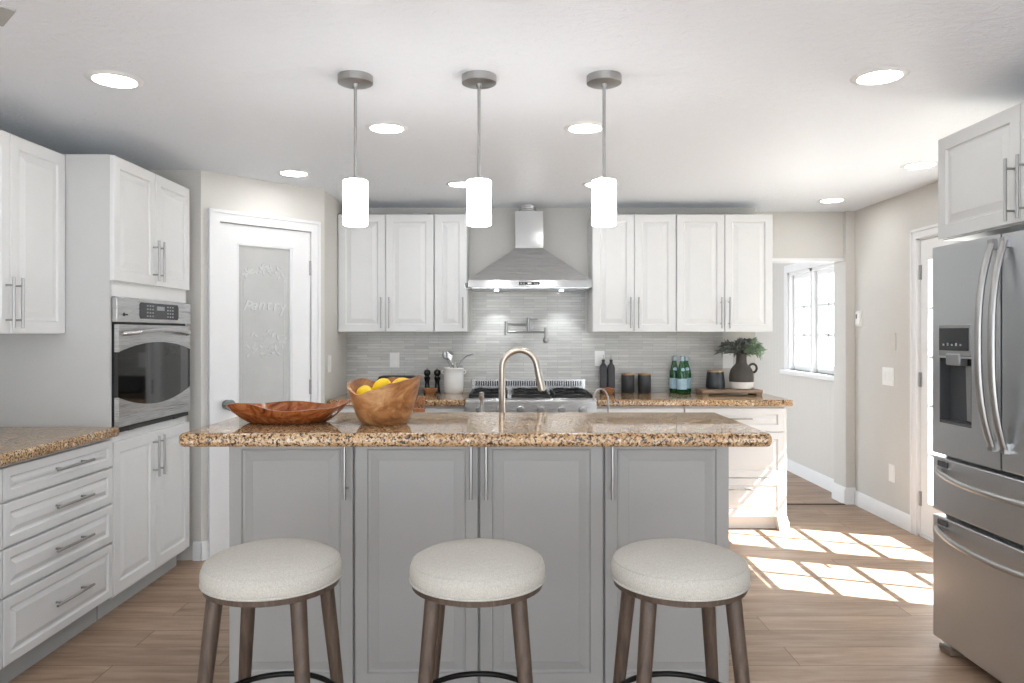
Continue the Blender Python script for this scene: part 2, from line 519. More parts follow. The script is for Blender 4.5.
# ---------------------------------------------------------------- pantry door (door_1)
d = struct(empty('door_1', (A.x, A.y, 0), ANG))
C0, C1, CT = 0.053 * LEN, 0.943 * LEN, 2.17
mb = MB()
for x0, x1 in ((C0, T0), (T1, C1)):
    mb.box(x0, x1, -0.018, 0, 0, CT)
mb.box(T0, T1, -0.018, 0, DT, CT)
ow = 0.016
mb.box(C0 - 0.004, C0 + ow, -0.026, 0, 0, CT + 0.004).box(C1 - ow, C1 + 0.004, -0.026, 0, 0, CT + 0.004).box(C0, C1, -0.026, 0, CT - ow, CT + 0.004)
mb.build('casing', M['trim'], d, smooth=False)
G0, G1, GZ0, GZ1 = 0.267 * LEN, 0.712 * LEN, 0.24, 1.978
g = 0.004
mb = MB()
mb.box(T0 + g, G0, 0.0, 0.036, 0.01, DT - g).box(G1, T1 - g, 0.0, 0.036, 0.01, DT - g)
mb.box(G0, G1, 0.0, 0.036, GZ1, DT - g).box(G0, G1, 0.0, 0.036, 0.01, GZ0)
mb.build('door_leaf', M['trim'], d, smooth=False)
mb = MB()
for i, w in ((0.0, 0.014),):
    mb.box(G0, G0 + w, 0.002, 0.02, GZ0, GZ1).box(G1 - w, G1, 0.002, 0.02, GZ0, GZ1).box(G0, G1, 0.002, 0.02, GZ1 - w, GZ1).box(G0, G1, 0.002, 0.02, GZ0, GZ0 + w)
mb.build('glazing_bead', M['trim'], d, bevel=0.004)
pane = MB().box(G0 + 0.006, G1 - 0.006, 0.016, 0.022, GZ0 + 0.006, GZ1 - 0.006).build('frosted_pane', M['frost'], d)
# etched border, wreath, word and fruit
gc = (G0 + G1) / 2; gw = (G1 - G0) / 2
mb = MB()
for off in (0.035, 0.052):
    xx0, xx1 = G0 + off, G1 - off
    ztop = 1.80 - (off - 0.035)
    pts = [(xx0, 0.0145, 0.30), (xx0, 0.0145, ztop - 0.03)]
    pts2 = [(xx1, 0.0145, 0.30), (xx1, 0.0145, ztop - 0.03), (xx1 - 0.02, 0.0145, ztop + 0.02), (xx1 - 0.055, 0.0145, ztop + 0.045)]
    mb.tube(pts, 0.0024, 6); mb.tube(pts2, 0.0024, 6)
mb.build('etched_border', M['etch'], d)
mb = MB()
def leafblob(mb, cx, cz, ang, L, w):
    for k in range(1):
        pts = []
        for i in range(9):
            t = i / 8; pts.append((t * L, w * math.sin(PI * t)))
        for i in range(7, 0, -1):
            t = i / 8; pts.append((t * L, -w * math.sin(PI * t)))
        ca, sa = math.cos(ang), math.sin(ang)
        mb.prism([(cx + x * ca - z * sa, cz + x * sa + z * ca) for x, z in pts], 'y', 0.0105, 0.017)
for k in range(34):
    u = random.uniform(-1, 1)
    x = gc + u * (gw - 0.05); z = 1.825 - 0.05 * u * u + random.uniform(-0.02, 0.02)
    leafblob(mb, x, z, random.uniform(0, 2 * PI), random.uniform(0.02, 0.05), 0.006)
mb.build('etched_wreath', M['etch'], d)
mb = MB()
for k in range(46):
    u = random.uniform(-1, 1)
    x = gc + u * (gw - 0.055); z = 1.33 + random.uniform(-0.095, 0.09) * (1 - 0.5 * abs(u))
    if random.random() < 0.55:
        r = random.uniform(0.009, 0.022)
        mb.ring((0, 0, 0), 0.0, 0.0, 3, 3) if False else None
        pts = [(x + r * math.cos(2 * PI * i / 14), 0.015, z + r * math.sin(2 * PI * i / 14)) for i in range(15)]
        mb.tube(pts, 0.0022, 6, cap=False)
    else:
        leafblob(mb, x, z, random.uniform(0, 2 * PI), random.uniform(0.025, 0.05), 0.007)
mb.build('etched_fruit', M['etch'], d)
word = bmesh.new()
LET = 'Pantry'
for i, chx in enumerate(LET):
    cu = bpy.data.curves.new('letter', 'FONT')
    cu.body = chx; cu.size = 0.10; cu.extrude = 0.004; cu.shear = 0.25; cu.align_x = 'CENTER'; cu.offset = 0.0012
    ob = bpy.data.objects.new('letter', cu); COL.objects.link(ob)
    dg = bpy.context.evaluated_depsgraph_get(); dg.update()
    me = bpy.data.meshes.new_from_object(ob.evaluated_get(dg))
    u = (i - 2.5) / 2.5
    mat4 = Matrix.Translation((gc + u * 0.130, 0.0135, 1.545 + 0.012 * (1 - u * u))) @ Matrix.Rotation(-u * 0.16, 4, 'Y') @ Matrix.Rotation(PI / 2, 4, 'X')
    me.transform(mat4)
    word.from_mesh(me)
    bpy.data.objects.remove(ob); bpy.data.curves.remove(cu); bpy.data.meshes.remove(me)
wm = bpy.data.meshes.new('etched_lettering'); word.to_mesh(wm); word.free(); wm.materials.clear(); wm.materials.append(M['etch'])
wo = bpy.data.objects.new('etched_lettering', wm); COL.objects.link(wo); wo.parent = d
kx = 0.2 * LEN
MB().lathe([(0, 0), (0.026, 0), (0.026, 0.004), (0.010, 0.008), (0.010, 0.026), (0.024, 0.034), (0.029, 0.048), (0.024, 0.060), (0, 0.064)], seg=14).build('knob', M['knobglass'], d).matrix_local = Matrix.Translation((kx - 0.012, 0.0, 0.948)) @ Matrix.Rotation(PI / 2, 4, 'X') @ Matrix.Scale(1.2, 4)
for z in (1.85, 1.03, 0.24):
    MB().cyl((T1 - 0.001, -0.004, z - 0.05), (T1 - 0.001, -0.004, z + 0.05), 0.0065, seg=10).box(T1 - 0.012, T1 - 0.002, -0.003, 0.0, z - 0.05, z + 0.05).build('hinge', M['nickel'], d)
struct(MB().box(0, LEN, 0.5, 0.52, 0, H).build('wall_inside_pantry', M['white'], pw))

# ---------------------------------------------------------------- French door on the right wall (door_2)
# local frame: x runs toward the camera, -y faces the room
FD = struct(empty('door_2', (XR, D1, 0), -PI / 2))
wd = D1 - D0
mb = MB()
cw = 0.062
for x0, x1 in ((-cw, 0), (wd, wd + cw)): mb.box(x0, x1, -0.018, 0, 0, DZ + cw)
mb.box(0, wd, -0.018, 0, DZ, DZ + cw)
mb.box(-cw - 0.003, -cw + 0.015, -0.026, 0, 0, DZ + cw + 0.003).box(-cw, wd + cw, -0.026, 0, DZ + cw - 0.015, DZ + cw + 0.003)
mb.build('casing', M['trim'], FD, smooth=False)
MB().box(-0.001, 0.012, 0, 0.12, 0, DZ).box(wd - 0.012, wd, 0, 0.12, 0, DZ).box(0, wd, 0, 0.12, DZ - 0.012, DZ).box(0, wd, 0.0, 0.13, 0, 0.015).build('door_frame', M['trim'], FD)
def leaf(x0, x1, g0, g1, hinge_x):
    z0, z1, gz0, gz1 = 0.02, DZ - 0.015, 0.245, 1.90
    mb = MB()
    mb.box(x0, g0, 0.006, 0.046, z0, z1).box(g1, x1, 0.006, 0.046, z0, z1).box(g0, g1, 0.006, 0.046, z0, gz0).box(g0, g1, 0.006, 0.046, gz1, z1)
    lf = mb.build('door_leaf', M['trim'], FD, smooth=False)
    mb = MB()
    for k in range(1, 5):
        z = gz0 + (gz1 - gz0) * k / 5
        mb.box(g0, g1, 0.012, 0.040, z - 0.011, z + 0.011)
    xm = (g0 + g1) / 2
    mb.box(xm - 0.011, xm + 0.011, 0.012, 0.040, gz0, gz1)
    mb.build('muntin_grid', M['trim'], lf, bevel=0.004)
    MB().box(g0 - 0.003, g1 + 0.003, 0.024, 0.029, gz0 - 0.003, gz1 + 0.003).build('glass', M['pane'], lf)
    for z in (1.82, 1.08, 0.26):
        MB().cyl((hinge_x, 0.0, z - 0.05), (hinge_x, 0.0, z + 0.05), 0.007, seg=10).box(hinge_x - 0.018, hinge_x + 0.018, 0.002, 0.007, z - 0.05, z + 0.05).build('hinge', M['nickel'], lf)
    return lf
leaf(0.014, D1 - 4.272, D1 - 4.985, D1 - 4.40, 0.012)
l2 = leaf(D1 - 4.268, wd - 0.014, D1 - 4.13, D1 - 3.54, wd - 0.012)
hx = D1 - 4.20
MB().box(hx - 0.02, hx + 0.02, -0.002, 0.006, 0.93, 1.12).tube([(hx, 0.006, 0.98), (hx, -0.05, 0.98), (hx + 0.02, -0.055, 0.98), (hx + 0.12, -0.05, 0.98)], 0.008, 8).build('lever_handle', M['nickel'], l2)

# ---------------------------------------------------------------- nook window (window_1)
wn = struct(empty('window_1', (NX, WY1, 0), -PI / 2))
ww = WY1 - WY0
c = 0.075
mb = MB()
mb.box(-c, 0, -0.02, 0, WZ0, WZ1 + c).box(ww, ww + c, -0.02, 0, WZ0, WZ1 + c).box(0, ww, -0.02, 0, WZ1, WZ1 + c)
mb.build('casing', M['trim'], wn, bevel=0.003)
MB().box(-c - 0.03, ww + c + 0.02, -0.055, 0.06, WZ0 - 0.045, WZ0).build('sill', M['trim'], wn, bevel=0.006)
MB().box(0, 0.03, 0, 0.12, WZ0, WZ1).box(ww - 0.03, ww, 0, 0.12, WZ0, WZ1).box(0, ww, 0, 0.12, WZ1 - 0.03, WZ1).box(0, ww, 0.05, 0.12, WZ0, WZ0 + 0.03).box(ww / 2 - 0.03, ww / 2 + 0.03, 0.0, 0.12, WZ0, WZ1).build('window_frame', M['trim'], wn, bevel=0.003)
for x0, x1 in ((0.03, ww / 2 - 0.03), (ww / 2 + 0.03, ww - 0.03)):
    s_ = 0.045
    z0, z1 = WZ0 + 0.03, WZ1 - 0.03
    sh = MB().box(x0, x0 + s_, 0.04, 0.085, z0, z1).box(x1 - s_, x1, 0.04, 0.085, z0, z1).box(x0 + s_, x1 - s_, 0.04, 0.085, z0, z0 + s_).box(x0 + s_, x1 - s_, 0.04, 0.085, z1 - s_, z1).build('sash', M['trim'], wn, bevel=0.003)
    mb = MB()
    xm = (x0 + x1) / 2
    mb.box(xm - 0.014, xm + 0.014, 0.045, 0.08, z0 + s_, z1 - s_)
    for k in (1, 2):
        z = z0 + s_ + (z1 - z0 - 2 * s_) * k / 3
        mb.box(x0 + s_, x1 - s_, 0.045, 0.08, z - 0.013, z + 0.013)
    mb.build('muntin_grid', M['trim'], sh, bevel=0.003)
    MB().box(x0 + s_ - 0.003, x1 - s_ + 0.003, 0.060, 0.065, z0 + s_ - 0.003, z1 - s_ + 0.003).build('glass', M['pane'], sh)

# ================================================================== CABINETRY
def bar_handle(parent, p, L, vertical, r=0.006, off=0.034, mat=None):
    """bar pull centred at p=(x,z) on a front whose surface is y=p[2]"""
    x, z, y = p
    mb = MB()
    if vertical:
        mb.cyl((x, y - off, z - L / 2), (x, y - off, z + L / 2), r, seg=12)
        for s in (-1, 1): mb.cyl((x, y, z + s * L * 0.34), (x, y - off, z + s * L * 0.34), r * 0.8, seg=10)
    else:
        mb.cyl((x - L / 2, y - off, z), (x + L / 2, y - off, z), r, seg=12)
        for s in (-1, 1): mb.cyl((x + s * L * 0.34, y, z), (x + s * L * 0.34, y - off, z), r * 0.8, seg=10)
    return mb.build('handle', mat or M['nickel'], parent)
TD = 0.02
def front(parent, kind, x0, x1, z0, z1, mat, handle=None, gap=0.0018, fr=0.056, slope=0.028):
    """handle: ('v', x, zc, L) or ('h', xc, z, L)"""
    o = MB().raised(x0 + gap, x1 - gap, z0 + gap, z1 - gap, TD, fr, slope).build(kind, mat, parent, smooth=False)
    if handle:
        bar_handle(o, (handle[1], handle[2], -TD), handle[3], handle[0] == 'v')
    return o
def cabinet(name, label, cat, loc, rz, w, depth, z0, z1, mat, group=None, toe=None, body_mat=None):
    t = tag(empty(name, loc, rz), label, cat, group)
    mb = MB()
    mb.box(0, w, 0.0005, depth, z0, z1)
    mb.build('body', body_mat or mat, t, bevel=0.001)
    if toe:
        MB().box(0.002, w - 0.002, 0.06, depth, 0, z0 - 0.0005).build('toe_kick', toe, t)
    return t
UB, UT = 1.41, 2.30
# back wall uppers
UY = 5.57
def upper(x0, splits, handles, label, group):
    w = splits[-1] - x0
    t = cabinet('wall_cabinet', label, 'cabinet', (x0, UY, 0), 0, w, YB - UY - 0.003, UB, UT, M['white'], group)
    prev = x0
    for s, hx in zip(splits, handles):
        hxl = (prev - x0 + 0.03) if hx == 'l' else (s - x0 - 0.03)
        front(t, 'door', prev - x0, s - x0, UB, UT, M['white'], ('v', hxl, UB + 0.145, 0.235), fr=0.055)
        prev = s
    return t
GU = 'white wall cabinets on the back wall'
upper(-1.300, [-0.94, -0.576], 'rl', 'white double wall cabinet in the corner beside the pantry door', GU)
upper(-0.572, [-0.325], 'r', 'narrow white single-door wall cabinet just left of the range hood', GU)
upper(0.622, [0.938, 1.253], 'rl', 'white double wall cabinet just right of the range hood', GU)
upper(1.257, [1.622, 1.985], 'rl', 'white double wall cabinet at the right end above the leafy jug', GU)
tag(MB().box(-0.76, -0.64, 5.74, 5.80, UT, UT + 0.045).build('wood_block', M['white'], bevel=0.003), 'small white block lying on top of the corner wall cabinet', 'block')

# left wall: base, uppers, tall oven cabinet.  local x = +Y, front faces +X
FX = -1.95
def left_base(y0, y1, label):
    t = cabinet('base_cabinet', label, 'cabinet', (FX, y0, 0), PI / 2, y1 - y0, 0.586, 0.115, 0.895, M['white'], 'drawer units along the left wall', M['toe'])
    for z0, z1 in ((0.752, 0.885), (0.575, 0.747), (0.385, 0.570), (0.118, 0.380)):
        w = y1 - y0
        front(t, 'drawer', 0, w, z0, z1, M['white'], ('h', w / 2 + 0.03, (z0 + z1) / 2 + 0.005, 0.27), fr=0.036, slope=0.018, gap=0.003)
    return t
left_base(2.80, 3.575, 'white four-drawer base cabinet beside the tall oven cabinet')
left_base(2.00, 2.797, 'white drawer base cabinet cut off by the left edge of the view')
tag(MB().box(XL + 0.002, -1.895, 1.98, 3.578, 0.897, 0.945).build('countertop', M['granite'], bevel=0.016, segs=4), 'speckled granite countertop on the left drawer units beside the oven', 'countertop')
t = cabinet('wall_cabinet', 'white double wall cabinet over the left granite counter', 'cabinet', (-2.183, 2.78, 0), PI / 2, 0.798, 0.355, 1.395, 2.266, M['white'])
front(t, 'door', 0, 0.403, 1.395, 2.266, M['white'], ('v', 0.375, 1.53, 0.22))
front(t, 'door', 0.403, 0.798, 1.395, 2.266, M['white'], ('v', 0.433, 1.53, 0.22))
# tall oven cabinet
OW = 0.85
t = tag(empty('oven_cabinet', (FX, 3.58, 0), PI / 2), 'tall white cabinet holding the built-in steel oven', 'cabinet')
mb = MB()
DEP = 0.587
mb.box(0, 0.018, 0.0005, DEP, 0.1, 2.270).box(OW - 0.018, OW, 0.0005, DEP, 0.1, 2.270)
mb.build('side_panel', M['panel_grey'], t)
mb = MB()
mb.box(0.018, OW - 0.018, 0.0005, DEP, 1.60, 2.270).box(0.018, OW - 0.018, 0.0005, DEP, 0.1, 0.905).box(0.018, OW - 0.018, DEP - 0.02, DEP, 0.905, 1.60)
mb.box(0.018, OW - 0.018, 0, 0.02, 1.582, 1.66)
mb.build('body', M['white'], t)
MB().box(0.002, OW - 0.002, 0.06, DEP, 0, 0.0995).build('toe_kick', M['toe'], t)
front(t, 'door', 0.0, OW / 2, 1.655, 2.270, M['white'], ('v', OW / 2 - 0.03, 1.79, 0.22))
front(t, 'door', OW / 2, OW, 1.655, 2.270, M['white'], ('v', OW / 2 + 0.03, 1.79, 0.22))
front(t, 'door', 0.0, OW / 2, 0.115, 0.868, M['white'], ('v', OW / 2 - 0.03, 0.735, 0.22))
front(t, 'door', OW / 2, OW, 0.115, 0.868, M['white'], ('v', OW / 2 + 0.03, 0.735, 0.22))
# built-in oven
ov = tag(empty('built_in_oven', (FX, 3.58, 0.905), PI / 2), 'stainless built-in wall oven with curved glass window in the tall cabinet', 'oven')
def Z(z): return z - 0.905
MB().box(0.03, OW - 0.03, -0.006, 0.53, Z(0.908), Z(1.575)).build('housing', M['black'], ov)
cp = MB().box(0.010, OW - 0.008, -0.030, -0.006, Z(1.455), Z(1.578)).build('control_panel', M['steel_h'], ov, bevel=0.002)
MB().prism([(0.24 + 0.0, Z(1.475)), (0.66, Z(1.475)), (0.672, Z(1.487)), (0.672, Z(1.548)), (0.66, Z(1.560)), (0.24, Z(1.560)), (0.228, Z(1.548)), (0.228, Z(1.487))], 'y', -0.033, -0.0295).build('display', M['display'], cp)
mb = MB()
for gx in (0.30, 0.33, 0.36, 0.53, 0.56, 0.59):
    for k in range(4): mb.box(gx, gx + 0.016, -0.0338, -0.0329, Z(1.486 + k * 0.018), Z(1.494 + k * 0.018))
mb.box(0.41, 0.50, -0.0338, -0.0329, Z(1.522), Z(1.545))
mb.build('keypad_legend', M['print'], cp)
MB().cyl((0.075, -0.0325, Z(1.492)), (0.075, -0.0295, Z(1.492)), 0.0095, seg=16).box(0.092, 0.112, -0.031, -0.0295, Z(1.488), Z(1.496)).build('badge_or_shaded_bracket', M['black'], cp)
# oven door: steel frame with the window arched above and below
od0, od1, dz0, dz1 = 0.030, OW - 0.010, 0.935, 1.443
def edge(x, side, mid):
    u = (x - od0) / (od1 - od0) * 2 - 1
    return mid + (side - mid) * u * u
N = 16
xs = [od0 + (od1 - od0) * i / N for i in range(N + 1)]
top = [(x, Z(edge(x, 1.305, 1.352))) for x in xs]
bot = [(x, Z(edge(x, 1.082, 1.020))) for x in xs]
dr = empty('door', (0, 0, 0)); dr.parent = ov
MB().prism(top + [(od1, Z(dz1)), (od0, Z(dz1))], 'y', -0.027, -0.006).build('upper_rail', M['steel_h'], dr, bevel=0.001)
MB().prism(bot[::-1] + [(od0, Z(dz0)), (od1, Z(dz0))], 'y', -0.027, -0.006).build('lower_rail', M['steel_h'], dr, bevel=0.001)
MB().prism(bot + top[::-1], 'y', -0.0255, -0.008).build('window', M['oven_glass'], dr)
hp = []
for i in range(25):
    u = i / 24 * 2 - 1
    y = -0.027 - 0.05 * min(1, (1 - abs(u)) * 5) ** 0.6 if abs(u) < 1 else -0.027
    hp.append((od0 + 0.40 + u * 0.36, y, Z(1.395 + 0.024 * (1 - u * u))))
MB().tube(hp, [0.011 if 0 < i < 24 else 0.013 for i in range(25)], 12).build('handle', M['chrome'], dr)
MB().box(0.03, OW - 0.03, -0.024, -0.0065, Z(0.909), Z(0.930)).cyl((0.12, -0.026, Z(0.914)), (0.17, -0.026, Z(0.914)), 0.006, seg=8).cyl((0.62, -0.026, Z(0.914)), (0.67, -0.026, Z(0.914)), 0.006, seg=8).build('bottom_vent', M['black'], ov)

# back wall base cabinets, counters
BY = 5.22; CZ0, CZ1 = 0.885, 0.932
bl = cabinet('base_cabinet', 'white base cabinet left of the range under the pepper mills', 'cabinet', (-1.285, BY, 0), 0, 0.965, YB - BY - 0.015, 0.10, CZ0 - 0.002, M['white'], None, M['toe'])
for x0, x1, s in ((0, 0.32, 'r'), (0.32, 0.643, 'r'), (0.643, 0.965, 'l')):
    front(bl, 'drawer', x0, x1, 0.71, 0.872, M['white'], ('h', (x0 + x1) / 2, 0.79, 0.16), fr=0.036, slope=0.018)
    front(bl, 'door', x0, x1, 0.105, 0.706, M['white'], ('v', x1 - 0.03 if s == 'r' else x0 + 0.03, 0.58, 0.2))
br_ = cabinet('base_cabinet', 'white base cabinet right of the range under the canisters', 'cabinet', (0.612, BY, 0), 0, 0.62, YB - BY - 0.015, 0.10, CZ0 - 0.002, M['white'], None, M['toe'])
front(br_, 'drawer', 0, 0.62, 0.71, 0.872, M['white'], ('h', 0.31, 0.79, 0.2), fr=0.036, slope=0.018)
front(br_, 'door', 0, 0.31, 0.105, 0.706, M['white'], ('v', 0.28, 0.58, 0.2))
front(br_, 'door', 0.31, 0.62, 0.105, 0.706, M['white'], ('v', 0.34, 0.58, 0.2))
dw = 1.965 - 1.235
du = cabinet('drawer_cabinet', 'white three-drawer cabinet at the right end, striped by sunlight', 'cabinet', (1.235, BY, 0), 0, dw, YB - BY - 0.015, 0.095, CZ0 - 0.002, M['white'], None, M['white'])
for z0, z1 in ((0.703, 0.872), (0.378, 0.700), (0.100, 0.375)):
    front(du, 'drawer', 0, dw - 0.02, z0, z1, M['white'], ('h', dw / 2 - 0.03, z1 - 0.075, 0.27), fr=0.046, slope=0.02)
MB().prism([(0, 0), (0.012, 0.0), (0.012, 0.06), (0.0, 0.085), (0, 0.10), (-0.075, 0.10), (-0.07, 0.07), (-0.055, 0.0)], 'y', -0.02, 0.075).build('foot', M['white'], du, bevel=0.003).location = (dw, 0, 0)
tag(MB().box(-1.287, -0.315, 5.165, YB - 0.012, CZ0, CZ1).build('countertop', M['granite'], bevel=0.014, segs=4), 'speckled granite countertop left of the range under the white crock', 'countertop')
tag(MB().box(0.608, 1.995, 5.165, YB - 0.012, CZ0, CZ1).build('countertop', M['granite'], bevel=0.014, segs=4), 'speckled granite countertop right of the range under the green bottles', 'countertop')

# ---------------------------------------------------------------- range
RC = 0.146; RW = 0.914
rg = tag(empty('gas_range', (RC, 5.12, 0)), 'stainless steel gas range with black grates below the hood', 'range')
hw = RW / 2
MB().box(-hw, hw, 0.04, 0.745, 0.08, 0.905).box(-hw + 0.03, hw - 0.03, 0.10, 0.7, 0.0, 0.08).build('body', M['steel_h'], rg, bevel=0.003)
MB().prism([(0.0, 0.80), (0.04, 0.80), (0.04, 0.945), (0.02, 0.945), (0.0, 0.93)], 'x', -hw, hw).build('control_panel', M['steel_h'], rg, bevel=0.004)
MB().box(-hw + 0.02, hw - 0.02, 0.04, 0.67, 0.905, 0.922).build('cooktop', M['chrome'], rg, bevel=0.003)
MB().box(-hw + 0.02, hw - 0.02, -0.02, 0.04, 0.16, 0.78).build('oven_door', M['steel_h'], rg, bevel=0.006)
MB().cyl((-hw + 0.06, -0.06, 0.72), (hw - 0.06, -0.06, 0.72), 0.013).cyl((-hw + 0.09, -0.02, 0.72), (-hw + 0.09, -0.06, 0.72), 0.009).cyl((hw - 0.09, -0.02, 0.72), (hw - 0.09, -0.06, 0.72), 0.009).build('oven_handle', M['chrome'], rg)
for k in range(6):
    x = -hw + 0.10 + k * (RW - 0.2) / 5
    MB().cyl((x, 0.0, 0.868), (x, -0.012, 0.868), 0.031, 0.028, 20).cyl((x, -0.012, 0.868), (x, -0.04, 0.868), 0.023, 0.020, 20).build('knob', M['chrome'], rg)
mb = MB()
gx0, gx1 = -hw + 0.01, hw - 0.01
mb.box(gx0, gx1, 0.68, 0.74, 0.905, 0.985)
mb.box(gx0, gx1, 0.675, 0.745, 1.025, 1.038).box(gx0, gx1, 0.73, 0.745, 0.985, 1.025)
nf = 46
for k in range(nf + 1):
    x = gx0 + 0.03 + (gx1 - gx0 - 0.06) * k / nf
    mb.box(x - 0.0045, x + 0.0045, 0.68, 0.73, 0.985, 1.026)
mb.box(gx0, gx0 + 0.03, 0.68, 0.73, 0.985, 1.026).box(gx1 - 0.03, gx1, 0.68, 0.73, 0.985, 1.026)
bg = mb.build('vent_riser', M['chrome'], rg)
MB().box(gx0 + 0.03, gx1 - 0.03, 0.715, 0.729, 0.986, 1.024).build('slot_backing', M['black'], bg)
for k in range(3):
    cx = -hw + 0.155 + k * 0.302
    mb = MB(); w2 = 0.127
    zt = 0.968
    for sx in (-1, 1): mb.box(cx + sx * w2 - 0.007, cx + sx * w2 + 0.007, 0.065, 0.645, zt - 0.02, zt)
    for y in (0.072, 0.355, 0.638): mb.box(cx - w2, cx + w2, y - 0.007, y + 0.007, zt - 0.02, zt)
    for y in (0.21, 0.50):
        for a in range(4):
            ang = a * PI / 2 + PI / 4
            ca, sa = math.cos(ang), math.sin(ang)
            mb.tube([(cx + 0.035 * ca, y + 0.035 * sa, zt + 0.004), (cx + 0.10 * ca, y + 0.10 * sa, zt + 0.006), (cx + 0.17 * ca, y + 0.17 * sa * 0.8, zt - 0.010)], 0.008, 6)
    for sx in (-1, 1):
        for y in (0.072, 0.355, 0.638): mb.box(cx + sx * w2 - 0.009, cx + sx * w2 + 0.009, y - 0.009, y + 0.009, 0.922, zt - 0.01)
    mb.build('grate', M['iron'], rg)
    for y in (0.21, 0.50):
        MB().lathe([(0, 0.922), (0.055, 0.922), (0.052, 0.934), (0.038, 0.938), (0.036, 0.948), (0.0, 0.952)], (cx, y, 0), 20).build('burner', M['iron'], rg)

# ---------------------------------------------------------------- hood
hd = tag(empty('range_hood', (0.147, YB - 0.011, 1.725)), 'stainless pyramid range hood with duct above the gas range', 'range hood')
hh = 0.455; dp = 0.485
MB().box(-hh, hh, -dp, -0.001, 0.012, 0.066).build('rim', M['hoodsteel'], hd, bevel=0.002)
mb = MB()
bm = mb.bm
lo = [bm.verts.new(p) for p in ((-hh + 0.003, -dp + 0.003, 0.066), (hh - 0.003, -dp + 0.003, 0.066), (hh - 0.003, -0.001, 0.066), (-hh + 0.003, -0.001, 0.066))]
cw2, cd = 0.108, 0.25
hi = [bm.verts.new(p) for p in ((-cw2, -cd, 0.325), (cw2, -cd, 0.325), (cw2, -0.001, 0.325), (-cw2, -0.001, 0.325))]
bm.faces.new(lo[::-1]); bm.faces.new(hi)
for k in range(4):
    j = (k + 1) % 4; bm.faces.new((lo[k], lo[j], hi[j], hi[k]))
mb.build('canopy', M['steel_h'], hd, smooth=False)
MB().box(-cw2, cw2, -cd, -0.001, 0.325, 0.612).build('chimney', M['hoodsteel'], hd, bevel=0.002)
mb = MB()
prof = []
for k in range(9):
    z = 0.612 + k * (H - 1.725 - 0.612 - 0.002) / 8
    prof.append((0.072 if k % 2 else 0.062, z))
mb.lathe([(0, 0.612)] + prof + [(0, prof[-1][1])], (-0.01, -0.125, 0), 24).build('flexible_duct', M['foil'], hd)
bt = MB().box(-0.082, 0.072, -dp - 0.003, -dp, 0.030, 0.052).build('button_panel', M['black'], hd)
MB().box(-0.018, 0.010, -dp - 0.004, -dp - 0.002, 0.035, 0.047).build('screen', M['plastic'], bt)
mb = MB()
for x in (-0.065, -0.045, 0.035, 0.052): mb.cyl((x, -dp - 0.004, 0.041), (x, -dp - 0.002, 0.041), 0.005, seg=8)
mb.build('button', M['steelgrey'], bt)
MB().box(-hh + 0.02, hh - 0.02, -dp + 0.02, -0.02, 0.006, 0.0119).build('filter', M['steel'], hd)
MB().tube([(-hh, -dp + 0.02, 0.045), (-hh - 0.022, -dp + 0.02, 0.04), (-hh - 0.026, -dp + 0.02, 0.02), (-hh - 0.014, -dp + 0.02, 0.0), (-hh + 0.03, -dp + 0.02, 0.006)], 0.006, 8).build('side_rail', M['chrome'], hd)
for x in (-0.25, 0.25):
    lm = MB().cyl((x, -0.20, 0.0055), (x, -0.20, 0.0015), 0.015, seg=20).build('lamp_lens', M['hoodlamp'], hd)
    sd = bpy.data.lights.new('hood_spot', 'SPOT'); sd.energy = 3.0; sd.spot_size = math.radians(75); sd.spot_blend = 0.7; sd.shadow_soft_size = 0.02; sd.color = (0.93, 0.97, 1.0)
    so = bpy.data.objects.new('hood_spot', sd); COL.objects.link(so); so.parent = hd
    so.location = (x, -0.20, -0.008)
    so.rotation_euler = Vector((0, 0.35, -1)).to_track_quat('-Z', 'Y').to_euler()

# pot filler
pf = tag(empty('pot_filler', (0.145, YB - 0.011, 1.44)), 'brushed nickel folding pot filler tap on the grey mosaic above the range', 'tap')
mb = MB()
mb.cyl((0, 0, 0.02), (0, -0.012, 0.02), 0.028, seg=20).cyl((0, -0.012, 0.02), (0, -0.05, 0.02), 0.012).cyl((0, -0.05, -0.02), (0, -0.05, 0.085), 0.0125)
mb.build('mount', M['nickel'], pf)
MB().cyl((0, -0.05, 0.068), (0.075, -0.055, 0.072), 0.0055).build('lever', M['nickel'], pf)
MB().cyl((0, -0.05, 0.03), (-0.175, -0.09, 0.03), 0.009).cyl((-0.175, -0.09, -0.055), (-0.175, -0.09, 0.055), 0.0125).build('upper_arm', M['nickel'], pf)
MB().cyl((-0.175, -0.09, -0.03), (0.135, -0.13, -0.03), 0.009).build('lower_arm', M['nickel'], pf)
MB().cyl((0.135, -0.13, 0.005), (0.135, -0.13, -0.075), 0.0125).lathe([(0, -0.118), (0.016, -0.115), (0.023, -0.1), (0.02, -0.082), (0.0125, -0.072)], (0.135, -0.13, 0), 16).build('spout', M['nickel'], pf)

# ================================================================== ISLAND
IX0, IX1, IY = -1.062, 0.828, 2.788
isl = tag(empty('kitchen_island', (IX0, IY, 0)), 'grey kitchen island with raised-panel doors under the granite bar', 'island')
iw = IX1 - IX0
MB().box(0, iw, 0.0005, 0.33, 0.062, 1.0155).build('bar_body', M['island'], isl)
MB().box(0, iw, 0.33, 0.98, 0.062, 0.882).build('low_body', M['island'], isl)
MB().box(0.01, iw - 0.01, 0.06, 0.92, 0, 0.0615).build('toe_kick', M['island'], isl)
ed = [0.0, -0.588 - IX0, -0.117 - IX0, 0.354 - IX0, iw]
for k, s in enumerate('rrll'):
    a0, a1 = ed[k], ed[k + 1]
    hx = a1 - 0.028 if s == 'r' else a0 + 0.028
    front(isl, 'door', a0, a1, 0.066, 1.012, M['island'], ('v', hx, 0.895, 0.235), gap=0.0035, fr=0.046, slope=0.03)
